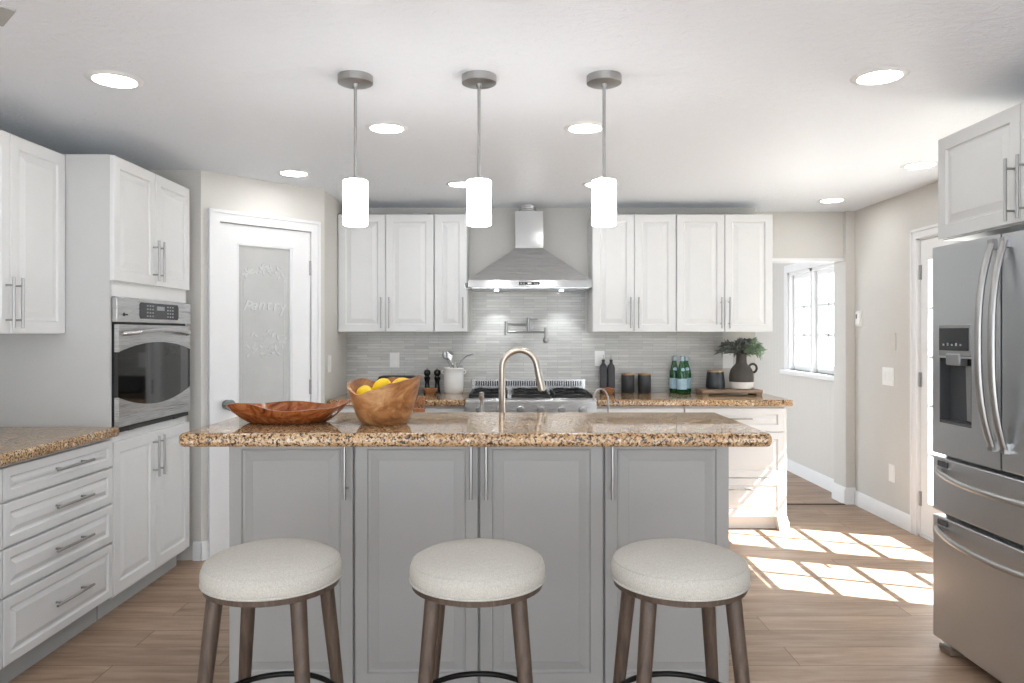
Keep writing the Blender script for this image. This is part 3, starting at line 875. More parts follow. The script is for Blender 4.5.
tag(MB().box(-1.11, 0.878, 2.45, 3.13, 1.0165, 1.063).build('countertop', M['granite'], bevel=0.017, segs=4), 'long raised granite bar top on the grey island behind the stools', 'countertop')
tag(MB().box(-1.075, 0.84, 3.134, 3.79, 0.884, 0.930).build('low_countertop', M['granite'], bevel=0.014, segs=4), 'low granite counter behind the raised bar, under the gooseneck faucet', 'countertop')

# faucet on the low counter.  Y ~ 3.70
def faucet():
    y = 3.70; z0 = 0.9305
    t = tag(empty('kitchen_faucet', (-0.040, y, z0)), 'tall brushed nickel gooseneck faucet rising behind the granite bar', 'faucet')
    MB().lathe([(0, 0), (0.028, 0), (0.026, 0.012), (0.019, 0.03), (0.0175, 0.05), (0, 0.05)], seg=20).build('base', M['faucet'], t)
    pts = [(0, 0, 0.045), (0, 0, 0.15), (0, 0, 0.265)]
    R = 0.088
    for i in range(1, 15):
        a = PI - PI * 0.90 * i / 14
        pts.append((R + R * math.cos(a), 0, 0.295 + R * 1.02 * math.sin(a)))
    end = pts[-1]
    d_ = Vector((0.022, 0, -0.10))
    pts.append(tuple(Vector(end) + d_ * 0.35))
    MB().tube(pts, 0.0165, 14).build('neck', M['faucet'], t)
    p = Vector(pts[-1])
    MB().cyl(p, p + d_ * 1.05, 0.0185, 0.0205, 16).cyl(p + d_ * 1.05, p + d_ * 1.1, 0.015, 0.013, 16).build('spray_head', M['faucet'], t)
    s = tag(empty('soap_dispenser', (-0.143, y, z0)), 'small slim steel pump left of the gooseneck faucet', 'dispenser')
    MB().lathe([(0, 0), (0.022, 0), (0.02, 0.012), (0.015, 0.02), (0.014, 0.08), (0.010, 0.10), (0.009, 0.13), (0.013, 0.14), (0.012, 0.17), (0.0, 0.174)], seg=16).build('post', M['nickel'], s)
    MB().tube([(0, 0, 0.155), (0, -0.03, 0.160), (0, -0.05, 0.152)], 0.006, 8).build('nozzle', M['nickel'], s)
    f = tag(empty('filter_tap', (0.475, y, z0)), 'slim arched drinking water tap at right behind the granite bar', 'faucet')
    pts = [(0.02, 0, 0.0), (0.02, 0, 0.09)]
    for i in range(0, 13):
        a = -0.1 + (PI * 0.95 + 0.1) * i / 12
        pts.append((-0.018 + 0.038 * math.cos(a), 0, 0.12 + 0.068 * math.sin(a)))
    MB().tube(pts, 0.0052, 10).build('spout', M['nickel'], f)
    MB().lathe([(0, 0), (0.018, 0), (0.016, 0.01), (0.009, 0.02), (0, 0.02)], (0.02, 0, 0), 16).build('base', M['nickel'], f)
faucet()
# wooden caddy on the low counter seen past the bowl
cd_ = tag(empty('wooden_caddy', (-0.448, 3.62, 0.9305)), 'small brown wooden caddy peeking out right of the lemon bowl', 'caddy')
MB().box(-0.028, 0.028, -0.03, 0.03, 0, 0.10).build('box', M['smallwood'], cd_, bevel=0.004)
for x in (-0.017, 0.0, 0.018):
    MB().cyl((x, 0, 0.10), (x * 1.2, 0, 0.155), 0.007, 0.009, 10).build('wooden_handle', M['smallwood'], cd_)

# ---------------------------------------------------------------- bowls
def wavy_bowl(name, H_fn, r_out, base_r, wall, n=72, m=14, sx=1.0, sy=1.0, p=0.6, mat=None, parent=None, wob=None):
    mb = MB(); bm = mb.bm; rows = []
    for i in range(n):
        th = 2 * PI * i / n
        h = H_fn(th); k = 1.0 + (wob(th) if wob else 0)
        col = []
        for j in range(m + 1):
            u = j / m
            r = (base_r + (r_out - base_r) * u ** p) * k
            z = h * u
            col.append((r * sx * math.cos(th), r * sy * math.sin(th), z))
        for j in range(m, -1, -1):
            u = j / m
            r = max(0.004, (base_r + (r_out - base_r) * u ** p) * k - wall)
            z = max(h * u, wall * 0.9) + (0.004 if j == m else 0) - (0.0 if j < m else 0.004)
            col.append((r * sx * math.cos(th), r * sy * math.sin(th), z))
        rows.append([bm.verts.new(q) for q in col])
    for i in range(n):
        a, b = rows[i], rows[(i + 1) % n]
        for j in range(len(a) - 1): bm.faces.new((a[j], b[j], b[j + 1], a[j + 1]))
    bm.faces.new([r[0] for r in rows][::-1]); bm.faces.new([r[-1] for r in rows])
    return mb.build(name, mat, parent)
def interp(th, keys):
    th = math.degrees(th) % 360
    ks = sorted(keys); ks = ks + [(ks[0][0] + 360, ks[0][1])]
    if th < ks[0][0]: th += 360
    for (a, v), (b, w) in zip(ks, ks[1:]):
        if a <= th <= b:
            u = (th - a) / (b - a); u = u * u * (3 - 2 * u)
            return v + (w - v) * u
    return ks[0][1]
BT = 1.0635
big = wavy_bowl('wooden_bowl', lambda th: interp(th, [(0, 0.178), (50, 0.158), (85, 0.164), (112, 0.146), (140, 0.162), (178, 0.150), (205, 0.132), (238, 0.114), (262, 0.132), (292, 0.156), (325, 0.168)]), 0.137, 0.080, 0.013, p=0.62, mat=M['bowl'], wob=lambda th: 0.02 * math.sin(3 * th + 1))
big.location = (-0.470, 2.74, BT)
tag(big, 'deep wavy-rimmed wooden bowl full of lemons on the granite bar', 'bowl')
dough = wavy_bowl('wooden_tray', lambda th: 0.066 + 0.007 * math.sin(2 * th + 0.6) + 0.005 * math.sin(5 * th) + 0.006 * math.cos(3 * th), 0.228, 0.135, 0.011, sx=1.0, sy=0.62, p=0.75, mat=M['tray'], wob=lambda th: 0.03 * math.sin(4 * th + 0.5) + 0.02 * math.sin(7 * th))
dough.location = (-0.838, 2.77, BT)
tag(dough, 'shallow polished reddish wooden dough bowl left of the lemon bowl', 'bowl')
def lemon():
    prof = []
    for i in range(19):
        a = PI * i / 18
        r = 0.031 * math.sin(a); z = -0.040 * math.cos(a)
        if i in (1, 17): r *= 0.8
        if i in (0, 18): r = 0; z *= 1.12
        prof.append((r, z))
    return MB().lathe(prof, seg=24).build('lemon', M['lemon'])
lm0 = lemon()
spots = [((-0.062, -0.046, 0.112), (1.35, 0.25, 0.5), 'lemon at the left front of the pile in the wooden bowl'),
         ((-0.004, -0.020, 0.134), (0.6, 0.75, 0.2), 'pointed lemon near the middle of the pile in the wooden bowl'),
         ((0.066, 0.008, 0.138), (1.45, 0.0, 1.4), 'lemon at the right of the pile in the wooden bowl'),
         ((-0.020, 0.068, 0.116), (1.45, 0.2, 1.5), 'lemon at the back of the wooden bowl'),
         ((0.040, -0.035, 0.080), (1.5, 0.0, 1.2), 'lemon low under the others in the wooden bowl'),
         ((-0.030, 0.012, 0.055), (1.5, 0.1, 0.3), 'lemon on the bottom of the wooden bowl')]
for i, (p, r, lab) in enumerate(spots):
    o = lm0 if i == 0 else copy_tree(lm0)
    o.location = (big.location[0] + p[0], big.location[1] + p[1], BT + p[2]); o.rotation_euler = r
    tag(o, lab, 'lemon', 'lemons in the wooden bowl')

# ---------------------------------------------------------------- stools
def make_stool():
    t = empty('bar_stool')
    R = 0.1945; zr = 0.662
    MB().lathe([(0, zr), (R - 0.012, zr), (R - 0.004, zr + 0.004), (R - 0.003, zr + 0.018), (0, zr + 0.018)], seg=56).build('seat_ring', M['leg'], t)
    z1 = zr + 0.0185
    prof = [(0, z1), (R - 0.004, z1), (R + 0.001, z1 + 0.006), (R + 0.0035, z1 + 0.022), (R + 0.003, z1 + 0.038), (R - 0.002, z1 + 0.052), (R - 0.012, z1 + 0.062), (R - 0.03, z1 + 0.071), (R - 0.06, z1 + 0.080), (R - 0.10, z1 + 0.087), (R - 0.15, z1 + 0.090), (0, z1 + 0.091)]
    cu = MB().lathe(prof, seg=64).build('cushion', M['fabric'], t)
    MB().ring((0, 0, z1 + 0.006), R + 0.0015, 0.0035, 64, 8).build('piping', M['fabric'], cu)
    MB().ring((0, 0, z1 + 0.055), R - 0.005, 0.0022, 64, 8).build('seam', M['fabric'], cu)
    for sx in (-1, 1):
        for sy in (-1, 1):
            MB().cyl((sx * 0.174, sy * 0.174, 0.0), (sx * 0.118, sy * 0.118, zr), 0.0155, 0.023, 18).build('leg', M['leg'], t)
    MB().ring((0, 0, 0.315), 0.187, 0.0085, 56, 10).build('footrest', M['footmetal'], t)
    return t
st = make_stool()
for i, (x, y, lab) in enumerate([(-0.694, 2.15, 'round cream linen bar stool on the left, in front of the wooden dough bowl'),
                                 (-0.095, 2.15, 'round cream linen bar stool in the middle, below the gooseneck faucet'),
                                 (0.495, 2.15, 'round cream linen bar stool on the right, nearest the refrigerator')]):
    o = st if i == 0 else copy_tree(st)
    o.location = (x, y, 0)
    o.rotation_euler = (0, 0, (-0.06, 0.0, 0.05)[i])
    tag(o, lab, 'stool', 'bar stools along the island')

# ================================================================== FRIDGE (local x toward camera, -y into the room)
FY1 = 3.27; FW = 0.91
FXF = 1.88
fr = tag(empty('refrigerator', (FXF, FY1, 0), -PI / 2), 'stainless french-door refrigerator with water dispenser on the right', 'refrigerator')
MB().box(0.004, FW - 0.004, 0.055, 0.80, 0.055, 1.755).build('cabinet_shell', M['steelgrey'], fr, bevel=0.004)
MB().box(0.02, FW - 0.02, 0.07, 0.75, 0.02, 0.055).build('base_grille', M['black'], fr)
MB().box(0.01, 0.10, 0.02, 0.16, 0.0, 0.03).build('front_foot', M['footbrown'], fr, bevel=0.008)
MB().box(FW - 0.10, FW - 0.01, 0.02, 0.16, 0.0, 0.03).build('front_foot', M['footbrown'], fr, bevel=0.008)
mid = FW / 2
# far door with dispenser cut-out
dx0, dx1, dz0_, dz1_ = 0.052, 0.276, 1.010, 1.292
zb, zt = 0.872, 1.778
mb = MB()
mb.box(0, dx0, 0, 0.05, zb, zt).box(dx1, mid - 0.003, 0, 0.05, zb, zt).box(dx0, dx1, 0, 0.05, zb, dz0_).box(dx0, dx1, 0, 0.05, dz1_, zt)
bmesh.ops.remove_doubles(mb.bm, verts=mb.bm.verts[:], dist=1e-5)
dl = mb.build('door', M['steel'], fr)
mb = MB()
mb.box(dx0, dx1, 0.046, 0.05, dz0_, dz1_).box(dx0, dx0 + 0.004, 0.001, 0.05, dz0_, dz1_).box(dx1 - 0.004, dx1, 0.001, 0.05, dz0_, dz1_).box(dx0, dx1, 0.001, 0.05, dz0_, dz0_ + 0.012)
dsp = mb.build('dispenser_cavity', M['cavity'], dl)
MB().box(dx0, dx1, -0.004, 0.01, 1.30, 1.435).build('dispenser_panel', M['steelgrey'], dl, bevel=0.004)
MB().box(dx0 + 0.008, dx1 - 0.012, -0.006, -0.003, 1.325, 1.42).build('display', M['display'], dl)
mb = MB()
for k in range(5): mb.box(dx0 + 0.035 + k * 0.03, dx0 + 0.047 + k * 0.03, -0.0068, -0.0055, 1.345, 1.353 + 0.004 * (k % 2))
mb.build('display_legend', M['print'], dl)
MB().box(dx0 + 0.06, dx0 + 0.155, -0.010, 0.03, 1.262, 1.312).build('spout_block', M['steelgrey'], dl, bevel=0.006)
MB().prism([(0.030, 1.262), (0.044, 1.262), (0.044, 1.03), (0.036, 1.03)], 'x', dx0 + 0.135, dx0 + 0.19).build('paddle', M['steelgrey'], dl, bevel=0.003)
dn = MB().box(mid + 0.003, FW, 0, 0.05, zb, zt).build('door', M['steel'], fr, bevel=0.006)
def fridge_handle(parent, x, lean):
    pts = []
    for i in range(29):
        u = i / 28 * 2 - 1
        bow = (1 - abs(u) ** 2.6)
        pts.append((x + lean * 0.004 * bow, -0.012 - 0.050 * bow, 1.352 + u * 0.395))
    mb = MB(); bm = mb.bm; rows = []
    for i, p in enumerate(pts):
        w, dpt = 0.017, 0.012
        ring_ = []
        for k in range(12):
            a = 2 * PI * k / 12
            ring_.append(bm.verts.new((p[0] + w * math.cos(a), p[1] + dpt * math.sin(a), p[2])))
        rows.append(ring_)
    for a, b in zip(rows, rows[1:]):
        for k in range(12): bm.faces.new((a[k], a[(k + 1) % 12], b[(k + 1) % 12], b[k]))
    bm.faces.new(rows[0][::-1]); bm.faces.new(rows[-1])
    for z in (0.962, 1.742): mb.box(x - 0.014, x + 0.014, -0.02, 0.001, z - 0.02, z + 0.02)
    mb.build('handle', M['nickel'], parent)
fridge_handle(dl, mid - 0.036, -1)
fridge_handle(dn, mid + 0.036, 1)
for z0, z1, hz in ((0.617, 0.856, 0.80), (0.06, 0.598, 0.545)):
    dd = MB().box(0, FW, 0, 0.05, z0, z1).build('drawer', M['steel'], fr, bevel=0.006)
    pts = []
    for i in range(31):
        u = i / 30 * 2 - 1
        bow = 1 - abs(u) ** 2.4
        pts.append((mid + u * 0.405, -0.010 - 0.062 * bow, hz - 0.012 * bow))
    MB().tube(pts, 0.0125, 12).build('handle', M['satin'], dd)
    for xb in (0.045, FW - 0.115): MB().box(xb, xb + 0.07, -0.006, 0.001, hz + 0.018, hz + 0.043).build('badge_or_shaded_bracket', M['cavity'], dd, bevel=0.003)  # handle end brackets, their shade put in as dark boxes

# cabinet above the fridge
CXF = 1.925
fc = tag(empty('fridge_cabinet', (CXF, 3.275, 0), -PI / 2), 'pale grey double cabinet above the steel refrigerator', 'cabinet')
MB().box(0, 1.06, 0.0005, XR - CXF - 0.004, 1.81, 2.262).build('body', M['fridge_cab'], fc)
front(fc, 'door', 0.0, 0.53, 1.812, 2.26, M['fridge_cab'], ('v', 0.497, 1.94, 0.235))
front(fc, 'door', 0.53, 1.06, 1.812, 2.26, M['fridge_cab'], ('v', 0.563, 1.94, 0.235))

# ================================================================== CEILING LIGHTS
def downlight():
    t = empty('recessed_light')
    MB().lathe([(0.078, -0.0035), (0.082, -0.007), (0.098, -0.006), (0.105, 0.0), (0.078, 0.0), (0.078, -0.0035)], seg=40).build('trim_ring', M['trim'], t)
    MB().lathe([(0, -0.004), (0.0775, -0.004), (0.0775, -0.001), (0, -0.001)], seg=32).build('lens', M['lamp'], t)
    return t
dl0 = downlight()
for i, (x, y, lab) in enumerate([
    (-1.570, 2.92, 'recessed ceiling light at the front left, above the drawer counter'),
    (1.448, 2.88, 'recessed ceiling light at the front right, closest to the refrigerator cabinet'),
    (-0.603, 3.60, 'recessed ceiling light just right of the leftmost pendant rod'),
    (0.368, 3.60, 'recessed ceiling light just left of the rightmost pendant rod'),
    (-1.355, 4.61, 'recessed ceiling light in front of the pantry door'),
    (-0.330, 4.95, 'recessed ceiling light half hidden behind the middle pendant shade'),
    (0.590, 4.95, 'recessed ceiling light hidden behind the rightmost pendant shade'),
    (2.450, 4.39, 'recessed ceiling light by the white glazed door'),
    (2.427, 5.54, 'recessed ceiling light near the header of the window nook')]):
    o = dl0 if i == 0 else copy_tree(dl0)
    o.location = (x, y, H)
    tag(o, lab, 'ceiling light', 'round recessed ceiling lights')

def pendant():
    t = empty('pendant_light')
    MB().lathe([(0, 0), (0.068, 0), (0.068, -0.028), (0.062, -0.031), (0, -0.031)], seg=40).build('canopy', M['nickel'], t)
    MB().cyl((0, 0, -0.031), (0, 0, -0.40), 0.0062, seg=12).lathe([(0, -0.031), (0.012, -0.031), (0.010, -0.045), (0, -0.045)]).build('rod', M['nickel'], t)
    MB().lathe([(0, -0.395), (0.012, -0.395), (0.034, -0.402), (0.036, -0.4085), (0, -0.4085)], seg=32).build('cap', M['nickel'], t)
    MB().lathe([(0, -0.409), (0.0455, -0.409), (0.0475, -0.411), (0.0480, -0.415), (0.0480, -0.578), (0.0465, -0.583), (0.043, -0.585), (0, -0.585)], seg=40).build('shade', M['shade'], t)
    return t
pd = pendant()
for i, (x, lab) in enumerate([(-0.606, 'leftmost of three white cylinder pendant lights, above the wooden bowls'), (-0.1215, 'middle of three white cylinder pendant lights, left of the hood'), (0.3686, 'rightmost of three white cylinder pendant lights, right of the hood')]):
    o = pd if i == 0 else copy_tree(pd)
    o.location = (x, 2.88, H)
    tag(o, lab, 'pendant light', 'cylinder pendants above the bar')

# ceiling fan whose blade tip enters the top left corner
fn = tag(empty('ceiling_fan', (-1.69, 1.41, H)), 'grey ceiling fan with one blade tip in the top left corner', 'fan')
MB().lathe([(0, 0), (0.07, 0), (0.06, -0.04), (0.014, -0.05), (0.014, -0.12), (0.09, -0.13), (0.11, -0.18), (0.10, -0.23), (0.0, -0.25)], seg=28).build('motor', M['fan'], fn)
for k in range(5):
    a = math.radians(48.3 + 72 * k)
    b = MB().prism([(0.10, -0.04), (0.20, -0.062), (0.55, -0.07), (0.62, -0.066), (0.625, 0.066), (0.55, 0.07), (0.20, 0.062), (0.10, 0.04)], 'z', -0.208, -0.200).build('blade', M['fan'], fn, bevel=0.002)
    b.rotation_euler = (0, 0, a)

# ================================================================== WALL PLATES
def plate(name, label, loc, rz, w, h, kind, mat=None):
    t = tag(empty(name, loc, rz), label, {'switch': 'switch', 'outlet': 'outlet', 'blank': 'cover plate', 'sensor': 'sensor'}[kind])
    m = mat or M['plastic']
    MB().box(-w / 2, w / 2, -0.006, -0.0002, -h / 2, h / 2).build('cover', m, t, bevel=0.002)
    if kind == 'switch':
        n = max(1, round(w / 0.06)) if w > 0.1 else 1
        for k in range(n):
            x = (k - (n - 1) / 2) * 0.047
            MB().box(x - 0.016, x + 0.016, -0.009, -0.006, -0.033, 0.033).build('rocker', m, t, bevel=0.0015)
    elif kind == 'outlet':
        for z in (-0.021, 0.021):
            MB().box(-0.016, 0.016, -0.008, -0.006, z - 0.015, z + 0.015).build('socket', m, t, bevel=0.002)
    return t
plate('light_switch', 'white light switch on the side wall right of the pantry door', (B.x, 5.30, 1.18), PI / 2, 0.075, 0.12, 'switch')
plate('wall_outlet', 'white outlet on the mosaic above the black toaster', (-0.922, YB - 0.01, 1.187), 0, 0.078, 0.12, 'outlet')
plate('wall_outlet', 'white outlet on the mosaic behind the two oil bottles', (0.715, YB - 0.01, 1.20), 0, 0.078, 0.12, 'outlet')
plate('wall_outlet', 'wide white outlet plate on the mosaic edge behind the leafy jug', (1.742, YB - 0.0, 1.19), 0, 0.082, 0.135, 'outlet')
plate('light_switch', 'wide white switch plate on the right wall beside the glazed door', (XR, 5.495, 1.078), -PI / 2, 0.165, 0.135, 'switch')
plate('wall_outlet', 'white outlet low on the right wall above the baseboard', (XR, 5.44, 0.365), -PI / 2, 0.085, 0.13, 'outlet')
plate('cover_plate', 'blank beige cover plate painted to match the right wall', (XR, 5.43, 1.34), -PI / 2, 0.09, 0.13, 'blank', M['wallplate'])
sn = plate('wall_sensor', 'small white wall sensor by the corner of the right wall', (XR, 5.945, 1.52), -PI / 2, 0.095, 0.125, 'sensor')
MB().box(-0.035, 0.035, -0.022, -0.006, -0.052, 0.052).build('housing', M['plastic'], sn, bevel=0.006)
MB().box(-0.022, -0.004, -0.0235, -0.0215, 0.0, 0.036).build('screen', M['cavity'], sn)

# ================================================================== COUNTER OBJECTS (back wall)
CT = CZ1 + 0.0005
def mill(x, y, lab):
    o = MB().lathe([(0, 0), (0.026, 0), (0.027, 0.006), (0.023, 0.02), (0.019, 0.055), (0.017, 0.085), (0.022, 0.108), (0.026, 0.122), (0.018, 0.128), (0.016, 0.135), (0.025, 0.146), (0.027, 0.162), (0.022, 0.178), (0.010, 0.184), (0, 0.185)], seg=24).build('body', M['gloss_black'])
    t = tag(empty('pepper_mill', (x, y, CT)), lab, 'pepper mill', 'black mills left of the range')
    o.parent = t
    MB().lathe([(0, 0.185), (0.006, 0.185), (0.008, 0.192), (0.005, 0.198), (0, 0.199)], seg=14).build('finial', M['nickel'], t)
    return t
mill(-0.648, 5.75, 'left one of two glossy black mills beside the white crock')
mill(-0.570, 5.76, 'glossy black mill next to the white crock')
def small_bowl(x, y, r, h, lab):
    t = tag(empty('small_wooden_bowl', (x, y, CT)), lab, 'bowl')
    MB().lathe([(0, 0), (r * 0.55, 0), (r * 0.85, h * 0.45), (r, h), (r - 0.006, h), (r * 0.8, h * 0.5), (r * 0.5, 0.008), (0, 0.008)], seg=28).build('bowl', M['smallwood'], t)
    return t
small_bowl(-0.615, 5.64, 0.058, 0.046, 'small wooden bowl in front of the black mills')
sb = small_bowl(0.756, 5.67, 0.055, 0.044, 'small wooden bowl of pinkish salt in front of the oil bottles')
mb = MB(); mb.lathe([(0, 0.012), (0.036, 0.016), (0.045, 0.036), (0.02, 0.050), (0, 0.053)], seg=20); mb.build('salt', M['salt'], sb)

def crock():
    t = tag(empty('utensil_crock', (-0.440, 5.75, CT)), 'white crock of cooking utensils left of the range', 'crock')
    MB().lathe([(0, 0), (0.066, 0), (0.072, 0.008), (0.077, 0.06), (0.078, 0.15), (0.076, 0.18), (0.080, 0.186), (0.080, 0.196), (0.074, 0.200), (0.070, 0.195), (0.069, 0.02), (0, 0.015)], seg=40).build('pot', M['crock'], t)
    for s in (-1, 1):
        MB().tube([(s * 0.076, 0, 0.178), (s * 0.092, 0, 0.176), (s * 0.094, 0, 0.160), (s * 0.077, 0, 0.150)], 0.006, 8).build('ear_handle', M['crock'], t)
    def ut(name, lab, pts, r, mat, head):
        x, y, z = -0.440, 5.75, CT
        u = tag(empty(name, (x, y, z)), lab, 'utensil')
        MB().tube(pts, r, 8).build('handle', mat, u)
        p = Vector(pts[-1]); d_ = (Vector(pts[-1]) - Vector(pts[-2])).normalized()
        mb = MB()
        if head == 'spoon':
            ya = Vector((0, 1, 0)); xa = ya.cross(d_).normalized(); ya = d_.cross(xa)
            q = Matrix((xa, ya, d_)).transposed().to_quaternion()
            rows = []
            n = 12
            vs = []
            for j in range(7):
                tt = j / 6; w = 0.027 * math.sin(PI * (0.08 + 0.88 * tt)); zz = tt * 0.075
                rows.append([mb.bm.verts.new(p + q @ Vector((w * math.cos(2 * PI * k / n), 0.006 * math.sin(2 * PI * k / n), zz))) for k in range(n)])
            for a, b in zip(rows, rows[1:]):
                for k in range(n): mb.bm.faces.new((a[k], a[(k + 1) % n], b[(k + 1) % n], b[k]))
            mb.bm.faces.new(rows[0][::-1]); mb.bm.faces.new(rows[-1])
        mb.build('spoon_head', mat, u) if head == 'spoon' else mb.bm.free()
    ut('serving_spoon', 'steel serving spoon leaning left in the white crock', [(0.045, 0, 0.025), (-0.005, 0.0, 0.16), (-0.05, 0.005, 0.262)], 0.005, M['nickel'], 'spoon')
    ut('slotted_spoon', 'second steel spoon leaning left beside the first in the crock', [(0.045, -0.03, 0.025), (0.01, -0.02, 0.17), (-0.022, -0.012, 0.255)], 0.005, M['chrome'], 'spoon')
    ut('wire_whisk', 'thin steel utensil leaning right out of the white crock', [(-0.03, 0.02, 0.025), (0.03, 0.015, 0.20), (0.055, 0.01, 0.25), (0.10, 0.01, 0.29), (0.15, 0.01, 0.305)], 0.0042, M['nickel'], None)
    ut('short_spatula', 'short pale utensil standing upright in the white crock', [(0.0, 0.03, 0.025), (0.012, 0.03, 0.24)], 0.006, M['plastic'], None)
crock()
def toaster():
    t = tag(empty('toaster', (-0.87, 5.70, CT)), 'black toaster on the back counter behind the lemon bowl', 'toaster')
    prof = [(-0.15, 0.01), (0.15, 0.01), (0.152, 0.10), (0.135, 0.138), (-0.135, 0.138), (-0.152, 0.10)]
    MB().prism(prof, 'y', -0.075, 0.075).build('body', M['black'], t, bevel=0.012, segs=3)
    MB().box(-0.11, 0.11, -0.035, -0.012, 0.1375, 0.1395).box(-0.11, 0.11, 0.012, 0.035, 0.1375, 0.1395).build('slot', M['gloss_black'], t)
    MB().box(0.153, 0.172, -0.015, 0.015, 0.08, 0.095).build('lever', M['gloss_black'], t, bevel=0.003)
    for x in (-0.12, 0.12):
        for y in (-0.05, 0.05): MB().cyl((x, y, 0), (x, y, 0.012), 0.012, seg=12).build('foot', M['gloss_black'], t)
toaster()
def oil(x, y, lab):
    t = tag(empty('oil_bottle', (x, y, CT)), lab, 'bottle', 'tall black oil bottles right of the range')
    mb = MB()
    for k in range(1):
        pr = [(0, 0), (0.036, 0), (0.038, 0.004), (0.039, 0.196), (0.034, 0.212), (0.018, 0.232), (0.016, 0.238), (0.016, 0.254), (0.018, 0.256), (0.018, 0.262), (0, 0.262)]
        mb.lathe(pr, seg=4)
    b = mb.build('bottle', M['charcoal'], t, bevel=0.006, segs=3); b.rotation_euler = (0, 0, PI / 4)
    MB().lathe([(0, 0.262), (0.011, 0.262), (0.009, 0.272), (0.004, 0.276), (0.0035, 0.298), (0, 0.298)], seg=12).build('pourer', M['nickel'], t)
oil(0.734, 5.78, 'left one of two tall black oil bottles, in front of the outlet')
oil(0.795, 5.78, 'right one of two tall black oil bottles, next to the canisters')
def canister(x, lab):
    t = tag(empty('canister', (x, 5.78, CT)), lab, 'canister', 'black canisters with wooden lids')
    MB().lathe([(0, 0), (0.048, 0), (0.051, 0.004), (0.051, 0.136), (0.049, 0.140), (0, 0.140)], seg=36).build('jar', M['charcoal'], t)
    MB().lathe([(0, 0.1402), (0.049, 0.1402), (0.050, 0.152), (0.047, 0.155), (0, 0.155)], seg=36).build('lid', M['lidwood'], t)
canister(0.927, 'black canister with wooden lid nearest the oil bottles')
canister(1.057, 'black canister with wooden lid nearest the green bottles')
def gbottle(x, y, lab, rz=0.0):
    t = tag(empty('green_bottle', (x, y, CT), rz), lab, 'bottle', 'green water bottles')
    MB().lathe([(0, 0.004), (0.03, 0), (0.036, 0.004), (0.0385, 0.015), (0.0385, 0.145), (0.036, 0.168), (0.028, 0.200), (0.018, 0.235), (0.0135, 0.262), (0.0135, 0.272), (0, 0.272)], seg=32).build('glass', M['green'], t)
    MB().lathe([(0.0388, 0.035), (0.0393, 0.035), (0.0393, 0.118), (0.0388, 0.118), (0.0388, 0.035)], seg=32).build('paper_label', M['label'], t)
    pts = [(0.014 * math.cos(2 * PI * k / 20), 0.187 + 0.014 * math.sin(2 * PI * k / 20)) for k in range(20)]
    nl = MB().prism(pts, 'y', -0.0335, -0.031).build('neck_label', M['label'], t); nl.rotation_euler = (0, 0, 0)
    MB().lathe([(0.0142, 0.248), (0.0150, 0.250), (0.0150, 0.286), (0.013, 0.289), (0, 0.289)], seg=24).build('cap', M['cap'], t)
gbottle(1.295, 5.79, 'leftmost of three green bottles with pale blue labels')
gbottle(1.331, 5.69, 'middle green bottle standing in front of the other two')
gbottle(1.391, 5.80, 'rightmost green bottle, half hidden behind the middle one')
# board, pot, jug, foliage
bd = tag(empty('serving_board', (1.683, 5.66, CT)), 'footed wooden serving board under the black pot and jug', 'board')
MB().box(-0.230, 0.230, -0.105, 0.105, 0.013, 0.040).build('plank', M['board'], bd, bevel=0.004)
for x in (-0.203, 0.203):
    MB().box(x - 0.024, x + 0.024, -0.10, 0.10, 0.0, 0.0135).build('foot', M['board'], bd, bevel=0.003)
BZ = CT + 0.0405
pt = tag(empty('black_pot', (1.584, 5.67, BZ)), 'blue-black ceramic pot with wooden lid on the serving board', 'pot')
MB().lathe([(0, 0), (0.060, 0), (0.070, 0.006), (0.0735, 0.022), (0.071, 0.055), (0.064, 0.125), (0.062, 0.130), (0, 0.130)], seg=40).build('jar', M['slate'], pt)
MB().lathe([(0, 0.1302), (0.062, 0.1302), (0.063, 0.139), (0.060, 0.142), (0, 0.142)], seg=40).build('lid', M['lidwood'], pt)
jg = tag(empty('stoneware_jug', (1.785, 5.67, BZ)), 'two-tone dark and white stoneware jug on the serving board', 'jug')
MB().lathe([(0, 0.0), (0.070, 0.0), (0.082, 0.006), (0.088, 0.03), (0.0905, 0.0545), (0, 0.0545)], seg=48).build('white_base', M['jug_white'], jg)
MB().lathe([(0.0, 0.055), (0.0905, 0.055), (0.092, 0.085), (0.089, 0.115), (0.081, 0.145), (0.066, 0.170), (0.048, 0.186), (0.041, 0.20), (0.039, 0.23), (0.039, 0.262), (0.043, 0.272), (0.039, 0.275), (0.034, 0.265), (0.034, 0.20), (0.06, 0.13), (0, 0.08)], seg=48).build('dark_body', M['jug_dark'], jg)
hp = []
for i in range(17):
    a = math.radians(150 - 270 * i / 16)
    hp.append((0.088 + 0.030 * math.cos(a), 0, 0.158 + 0.033 * math.sin(a)))
MB().tube(hp, 0.009, 10).build('handle', M['jug_dark'], jg)
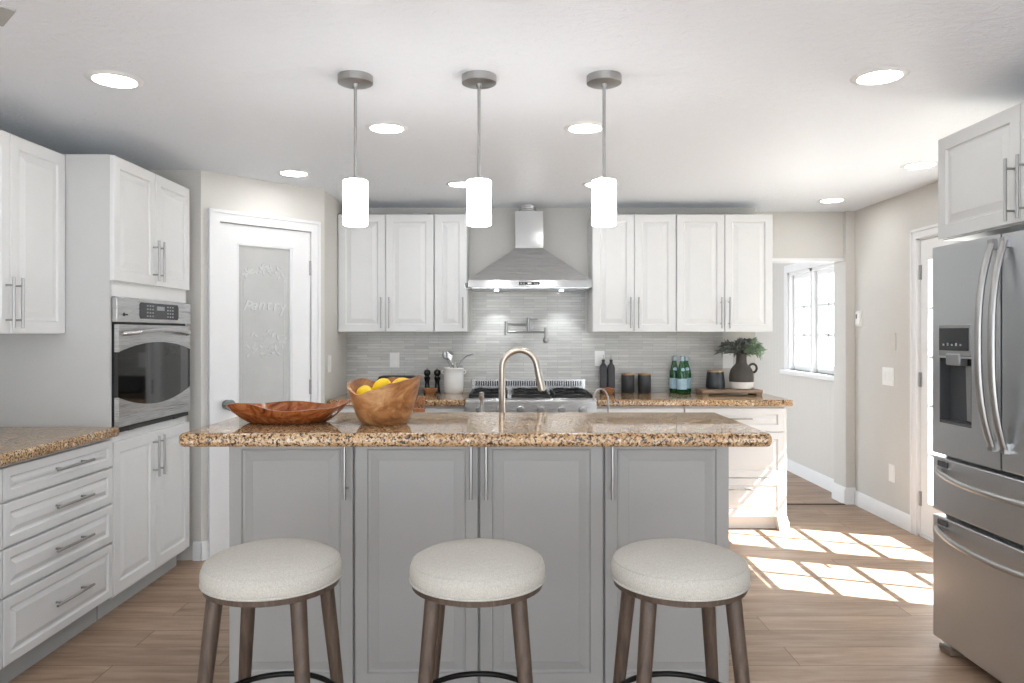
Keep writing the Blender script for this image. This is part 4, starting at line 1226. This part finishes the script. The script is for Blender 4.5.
def foliage():
    t = tag(empty('leafy_bunch', (1.785, 5.67, BZ + 0.278)), 'bunch of narrow green leaves standing in the stoneware jug', 'plant')
    stems = MB(); L1 = MB(); L2 = MB()
    rnd = random.Random(3)
    def lf(mb, p, d_, L, w):
        d_ = d_.normalized()
        side = d_.cross(Vector((rnd.uniform(-1, 1), rnd.uniform(-1, 1), rnd.uniform(-0.3, 1)))).normalized()
        nrm = side.cross(d_).normalized()
        vs = []
        prev = None
        bm = mb.bm
        n = 5
        Lr, Cr, Rr = [], [], []
        for i in range(n + 1):
            u = i / n
            ww = w * math.sin(PI * (0.06 + 0.94 * u) ** 0.8) if u < 1 else 0.0006
            c_ = p + d_ * (L * u) - Vector((0, 0, 1)) * (0.12 * L * u * u)
            Cr.append(bm.verts.new(c_)); Lr.append(bm.verts.new(c_ + side * ww + nrm * ww * 0.35)); Rr.append(bm.verts.new(c_ - side * ww + nrm * ww * 0.35))
        for i in range(n):
            bm.faces.new((Lr[i], Cr[i], Cr[i + 1], Lr[i + 1])); bm.faces.new((Cr[i], Rr[i], Rr[i + 1], Cr[i + 1]))
    for k in range(36):
        a = rnd.uniform(0, 2 * PI)
        reach = rnd.uniform(0.03, 0.19)
        dx = math.cos(a) * reach + 0.014; dy = math.sin(a) * reach * 0.6
        rise = rnd.uniform(0.005, 0.118) * (1.15 - reach * 2.6)
        pts = []
        for i in range(11):
            u = i / 10
            pts.append(Vector((dx * u ** 1.2, dy * u ** 1.2, -0.02 + (rise + 0.02) * math.sin(u * PI * 0.52) - 0.02 * u * u * reach * 6)))
        stems.tube(pts, 0.0016, 5)
        green = dx > 0.035
        for i in range(3, 11):
            for q in range(3):
                dd = (pts[i] - pts[i - 1]).normalized()
                ax = Vector((rnd.uniform(-1, 1), rnd.uniform(-1, 1), rnd.uniform(-0.5, 0.9))).normalized()
                L_ = rnd.uniform(0.038, 0.062)
                dr_ = dd * 0.8 + ax * 0.8
                if pts[i].z + dr_.normalized().z * L_ > 0.125: dr_.z = 0.0
                lf(L2 if green else L1, pts[i], dr_, L_, rnd.uniform(0.0055, 0.009))
    stems.build('stems', M['stem'], t)
    L1.build('grey_green_leaves', M['leaf_dark'], t)
    L2.build('green_leaves', M['leaf'], t)
foliage()
